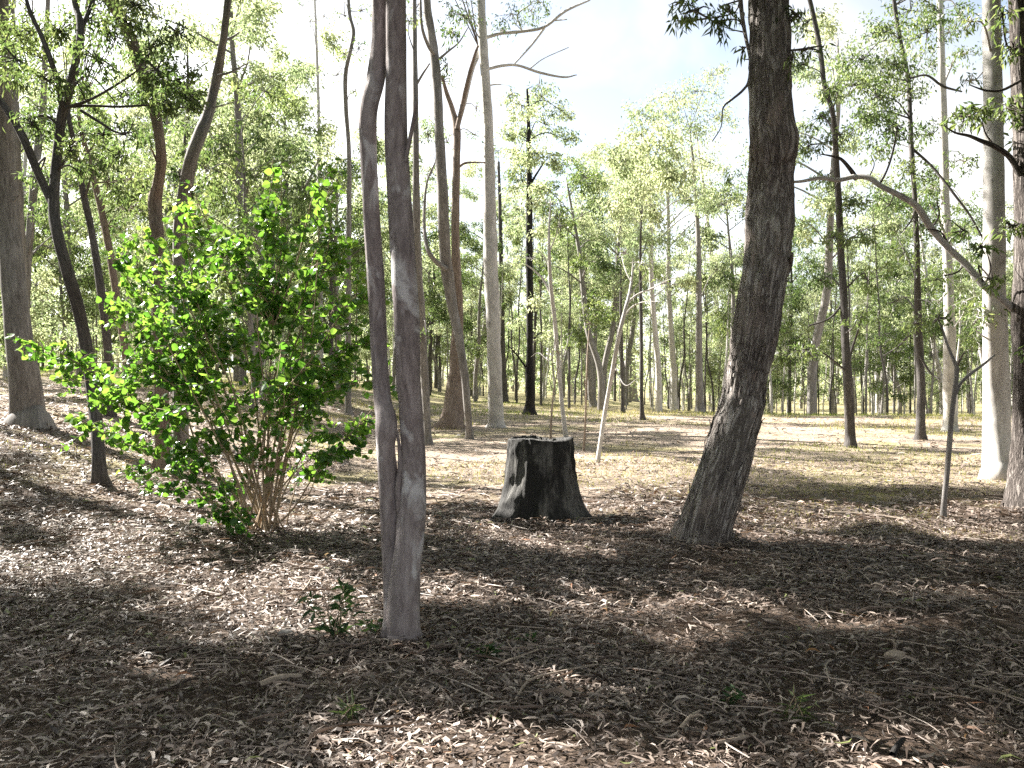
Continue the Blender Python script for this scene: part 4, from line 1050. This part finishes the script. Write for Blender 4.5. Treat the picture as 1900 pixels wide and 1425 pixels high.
def far_wood():
    rg = np.random.default_rng(5)
    mb, ml = MB(), MB()
    for k in range(430):
        d = rg.uniform(90, 170); x = rg.uniform(-.72, .72) * d
        z = float(H(x, d)); h = rg.uniform(9, 15)
        r = rg.uniform(.09, .2)
        tube(mb, [(x, d, z - .3), (x + rg.normal() * .3, d, z + h * .5), (x + rg.normal() * .6, d, z + h)], [r, r * .7, r * .2], n=5, sub=3, seed=k % 7)
        nl = 330
        for j in range(8):
            c = np.array([x, d, z + h * rg.uniform(.04, 1)]) + rg.normal(size=3) * np.array([1.4, 1.4, .5])
            p = c + rg.normal(size=(nl // 8, 3)) * np.array([.8, .8, .6])
            leaves(ml, p, rg.normal(size=(nl // 8, 3)) + [0, 0, -.5], rg.uniform(.35, .6, nl // 8), .22, rg)
    r = thing('distant_woodland', 'hazy mass of far-off trees closing the view behind the clearing', 'woodland', (0, 92, 0)); r['kind'] = 'stuff'
    link('far_trunks', mb.mesh('far_trunks', M['mid_bark'], origin=(0, 92, 0)), r)['kind'] = 'stuff'
    link('far_foliage', ml.mesh('far_foliage', M['wattle_leaf'], smooth=False, origin=(0, 92, 0)), r)['kind'] = 'stuff'
far_wood()

# ------------------------------------------------------------------ leaf litter, grass, sticks, stones, seedlings
def litter():
    rg = np.random.default_rng(8)
    mb = MB()
    def scatter(n, d0, d1, Ls, lift):
        d = np.sqrt(rg.uniform(d0 ** 2, d1 ** 2, n))
        x = (d * .62 + 1.3) * rg.uniform(-1, 1, n)
        keep = np.ones(n, bool)
        else_thin = fbm(np.stack([x * 1.1, d * 1.1, 0 * x + 3], 1), 3, 57)
        keep = rg.random(n) < np.clip(1.9 * (else_thin - .12), .25, 1)
        if d1 > 11:
            q = fbm(np.stack([x * .5, d * .5, 0 * x], 1), 3, 41)
            keep = (d < 9 + 9 * (q - .3)) | (rg.random(n) < .22) | ((x < -3) & (rg.random(n) < .7))
        x, d = x[keep], d[keep]; n = len(x)
        z = H(x, d) + rg.uniform(.0, lift, n) + .015
        L = np.minimum(Ls * rg.gamma(3.2, 1 / 3.2, n), Ls * 1.9); W = np.minimum(L * rg.uniform(.08, .24, n), .017 * Ls / .062)
        a = rg.uniform(0, 6.283, n); tilt = rg.normal(size=n) * .16
        ax = np.stack([np.cos(a) * np.cos(tilt), np.sin(a) * np.cos(tilt), np.sin(tilt)], 1)
        sd = np.stack([-np.sin(a), np.cos(a), rg.normal(size=n) * .45], 1); sd = norm(sd)
        up = np.cross(ax, sd)
        bend = rg.normal(size=n) * .26; curl = rg.normal(size=n) * .12 + .03
        c = np.stack([x, d, z], 1)
        V = []
        for s, wv in ((-.5, 0), (-.2, .9), (.15, 1), (.5, 0)):
            ctr = c + ax * (L * s)[:, None] + sd * (L * bend * (1 - 4 * s * s))[:, None] - up * (L * curl * (1 - 4 * s * s))[:, None] * -1
            if wv == 0: V.append(ctr)
            else:
                V += [ctr + sd * (W * wv / 2)[:, None], ctr - sd * (W * wv / 2)[:, None]]
        v = np.stack(V, 1).reshape(-1, 3)
        i = np.arange(n)[:, None] * 6
        t = np.concatenate([i + [[0, 2, 1]], i + [[3, 4, 5]]]); q = i + [[1, 2, 4, 3]]
        tint = np.clip(rg.beta(1.3, 1.9, n) + (rg.random(n) < .03) * .5, 0, 1)
        mb.add(v, q, t, np.repeat(tint, 6))
    scatter(98000, 2.0, 5.2, .056, .024)
    scatter(118000, 5.0, 9.5, .066, .026)
    scatter(75000, 9, 17, .10, .03)
    scatter(60000, 15, 36, .15, .03)
    scatter(90000, 2.4, 9, .032, .02)
    # fallen twigs among the leaves
    for k in range(1800):
        d = math.sqrt(rg.uniform(2.6 ** 2, 13 ** 2)); x = d * rg.uniform(-.62, .62)
        a = rg.uniform(0, 3.14); L = rg.uniform(.08, .4); e = np.array([math.cos(a), math.sin(a), 0]) * L / 2
        c = np.array([x, d, float(H(x, d)) + .045]); k_ = rg.normal(size=3) * np.array([.03, .03, .008])
        r = rg.uniform(.0015, .0045)
        tube(mb, [c - e, c + k_, c + e], [r, r, r * .5], n=4, sub=2, tint=rg.uniform(.3, .85))
    # shed strips of bark
    for k in range(700):
        d = math.sqrt(rg.uniform(2.6 ** 2, 12 ** 2)); x = d * rg.uniform(-.62, .62)
        a = rg.uniform(0, 3.14); L = rg.uniform(.10, .38); Wd = rg.uniform(.006, .022)
        e = np.array([math.cos(a), math.sin(a), 0]); sd = np.array([-math.sin(a), math.cos(a), rg.normal() * .3]); z0 = float(H(x, d)) + .035
        V = []
        for q in np.linspace(-.5, .5, 5):
            c = np.array([x, d, z0]) + e * q * L + sd * L * .12 * math.sin(q * 5 + k) + np.array([0, 0, rg.uniform(0, .02)])
            ww = Wd * rg.uniform(.6, 1.1)
            V += [c + sd * ww / 2 + [0, 0, .006], c - [0, 0, .004], c - sd * ww / 2 + [0, 0, .006]]
        Q = []
        for j in range(4):
            b = j * 3; Q += [[b, b + 1, b + 4, b + 3], [b + 1, b + 2, b + 5, b + 4]]
        mb.add(V, Q, None, np.full(15, rg.uniform(.15, .75)))
    o = link('leaf_litter', mb.mesh('leaf_litter', M['litter_leaf'], smooth=False))
    tag(o, 'dry fallen gum leaves and twigs littering the ground', 'leaf litter', kind='stuff')
litter()

def grass():
    rg = np.random.default_rng(18)
    mb = MB()
    n = 90000
    d = 8.5 + (60 - 8.5) * rg.random(n) ** 1.7
    x = d * rg.uniform(-.62, .62, n)
    q = fbm(np.stack([x * .28, d * .20, 0 * x], 1), 3, 77)
    keep = (q > .56 - .12 * (d > 34)) & ~((x < -3) & (d < 11.5))
    x, d = x[keep], d[keep]; n = len(x)
    hgt = rg.uniform(.03, .09, n) * np.clip(d / 14, .8, 2.2)
    p = np.stack([x, d, H(x, d)], 1)
    ax = rg.normal(size=(n, 3)) * .55 + np.array([0, 0, .9])
    leaves(mb, p, ax, hgt, .008 * np.clip(d / 12, 1, 3), rg, tint=np.clip(.5 + 1.6 * (fbm(np.stack([x * .15, d * .15, 0 * x], 1), 2, 5) - .5), 0, 1))
    o = link('grass', mb.mesh('grass', M['grass_blade'], smooth=False))
    tag(o, 'short sparse dry grass on the clearing floor', 'grass', kind='stuff')
grass()

def stick(label, pts, mat='stick_bark', lift=.05, fork=None):
    P, r = [], []
    for (px, py, wd) in pts:
        g = ground_hit(px, py); P.append(g + [0, 0, lift]); r.append(wd * g[1] / F / 2)
    o0 = P[0].copy(); o0[2] -= lift
    mb = MB(); tube(mb, P, r, 8, 6, lumpy(.3, 9), seed=len(label) % 5)
    if fork is not None:
        Q = [P[fork[0]], P[fork[0]] + np.array(fork[1])]
        tube(mb, [Q[0], (Q[0] + Q[1]) / 2 + np.array([.01, 0, .01]), Q[1]], [r[0] * .7, r[0] * .6, r[0] * .3], 6, 4)
    o = link('stick', mb.mesh('stick', M[mat], origin=o0)); o.location = o0
    tag(o, label, 'stick')
stick('pale forked stick lying in the sunlit leaves at lower right of centre', [(1262, 1375, 8), (1280, 1352, 7), (1300, 1338, 4)], fork=(1, (.05, -.05, .02)))
stick('long pale twig lying flat near the bottom, right of the forked stick', [(1330, 1400, 7), (1365, 1394, 8), (1402, 1384, 6)])
stick('short blackened stick poking out of the leaves at the bottom edge', [(1655, 1424, 13), (1664, 1408, 12), (1676, 1394, 9)], 'burnt_bark', .05)
stick('thin straight twig catching light beside the shrub-side seedling', [(562, 1112, 3), (571, 1100, 3), (577, 1088, 2)], lift=.06)
stick('thin grey stick lying across the litter left of centre', [(905, 1262, 4), (950, 1240, 4), (1000, 1222, 3)])
stick('crooked grey stick on the litter below the forked tree', [(955, 1320, 4), (985, 1280, 5), (1050, 1262, 4), (1110, 1250, 3)])
stick('fallen branch lying in the shade between the leaning tree and the right edge', [(1540, 960, 6), (1590, 962, 6), (1650, 968, 5), (1690, 975, 4)])
stick('long thin twig on the dark litter at the far right', [(1800, 1290, 5), (1850, 1302, 4), (1898, 1318, 4)])
stick('pale bark curl resting on the litter under the shaded left slope', [(480, 1290, 12), (520, 1276, 14), (560, 1272, 8)])

def stone(label, px, py, wd, mat):
    g = ground_hit(px, py)
    r = wd * g[1] / F / 2
    rg = np.random.default_rng(int(px))
    n, m = 20, 12
    th, ph = np.meshgrid(np.arange(n) * 2 * math.pi / n, np.linspace(-.5, math.pi / 2, m))
    X = np.stack([np.cos(th) * np.cos(ph) * r, np.sin(th) * np.cos(ph) * r * .8, np.sin(ph) * r * .62], -1).reshape(-1, 3)
    X = X * (1 + .5 * (fbm(X / r * 1.3 + px, 3, 2) - .5))[:, None]
    i = np.arange(m - 1)[:, None] * n; j = np.arange(n)[None]; k = (j + 1) % n
    mb = MB(); mb.add(X, np.stack([i + j, i + k, i + n + k, i + n + j], -1).reshape(-1, 4))
    o = link('stone', mb.mesh('stone', M[mat])); o.location = g + np.array([0, 0, .02]); tag(o, label, 'stone')
stone('rounded pale stone half sunk in the litter at lower right', 1660, 1225, 38, 'stick_bark')
stone('small grey stone among leaves left of the two-stemmed tree', 530, 1185, 34, 'mid_bark')

def seedling(label, px, py, h, n, L, W, spread=.5):
    g = ground_hit(px, py)
    rg = np.random.default_rng(int(px + py))
    root = thing('seedling', label, 'plant', g)
    hh = h * g[1] / F
    st, lf = MB(), MB()
    for k in range(max(2, n // 9)):
        e = np.array([rg.normal() * spread * hh * .5, rg.normal() * spread * hh * .4, hh * rg.uniform(.6, 1)])
        m = e * .5 + rg.normal(size=3) * .02
        tube(st, [(0, 0, -.02), m, e], [.004, .003, .0015], 5, 4)
        S = spline(np.array([[0, 0, 0], m, e]), 8)
        q = S[rg.integers(3, len(S), 9)]
        leaves(lf, q, rg.normal(size=(9, 3)) * np.array([1, 1, .4]) + [0, 0, .1], L * rg.uniform(.6, 1.3, 9), W, rg, fold=.2)
    link('stem', st.mesh('stem', M['stem_bark']), root)
    link('foliage', lf.mesh('foliage', M['weed_leaf' if W > .018 else 'gum_leaf'], smooth=False), root)['kind'] = 'stuff'
seedling('knee-high green seedling just left of the two-stemmed tree', 625, 1190, 110, 90, .10, .028, .55)
seedling('small tuft of green leaves at the foot of the two-stemmed tree', 700, 1180, 45, 36, .07, .022, .9)
seedling('tiny bright green seedling alone on the litter below the stump', 982, 1200, 34, 27, .06, .022, 1)
seedling('tiny green sprout on the litter at lower right, left of the other sprout', 1352, 1315, 32, 27, .06, .02, 1)
seedling('yellow green grassy sprout at lower right beside a sunlit patch', 1458, 1335, 50, 36, .09, .012, .7)
seedling('low green sprout at bottom left of centre', 645, 1345, 50, 36, .08, .014, .8)
seedling('low dark green sprout by the sunlit leaves right of the two-stemmed tree', 905, 1225, 40, 36, .07, .02, 1)
seedling('pale green weed patch beside the post-like foot left of the shrub', 262, 905, 44, 80, .09, .03, 1.6)
print('tris', sum(len(m.polygons) for m in bpy.data.meshes))
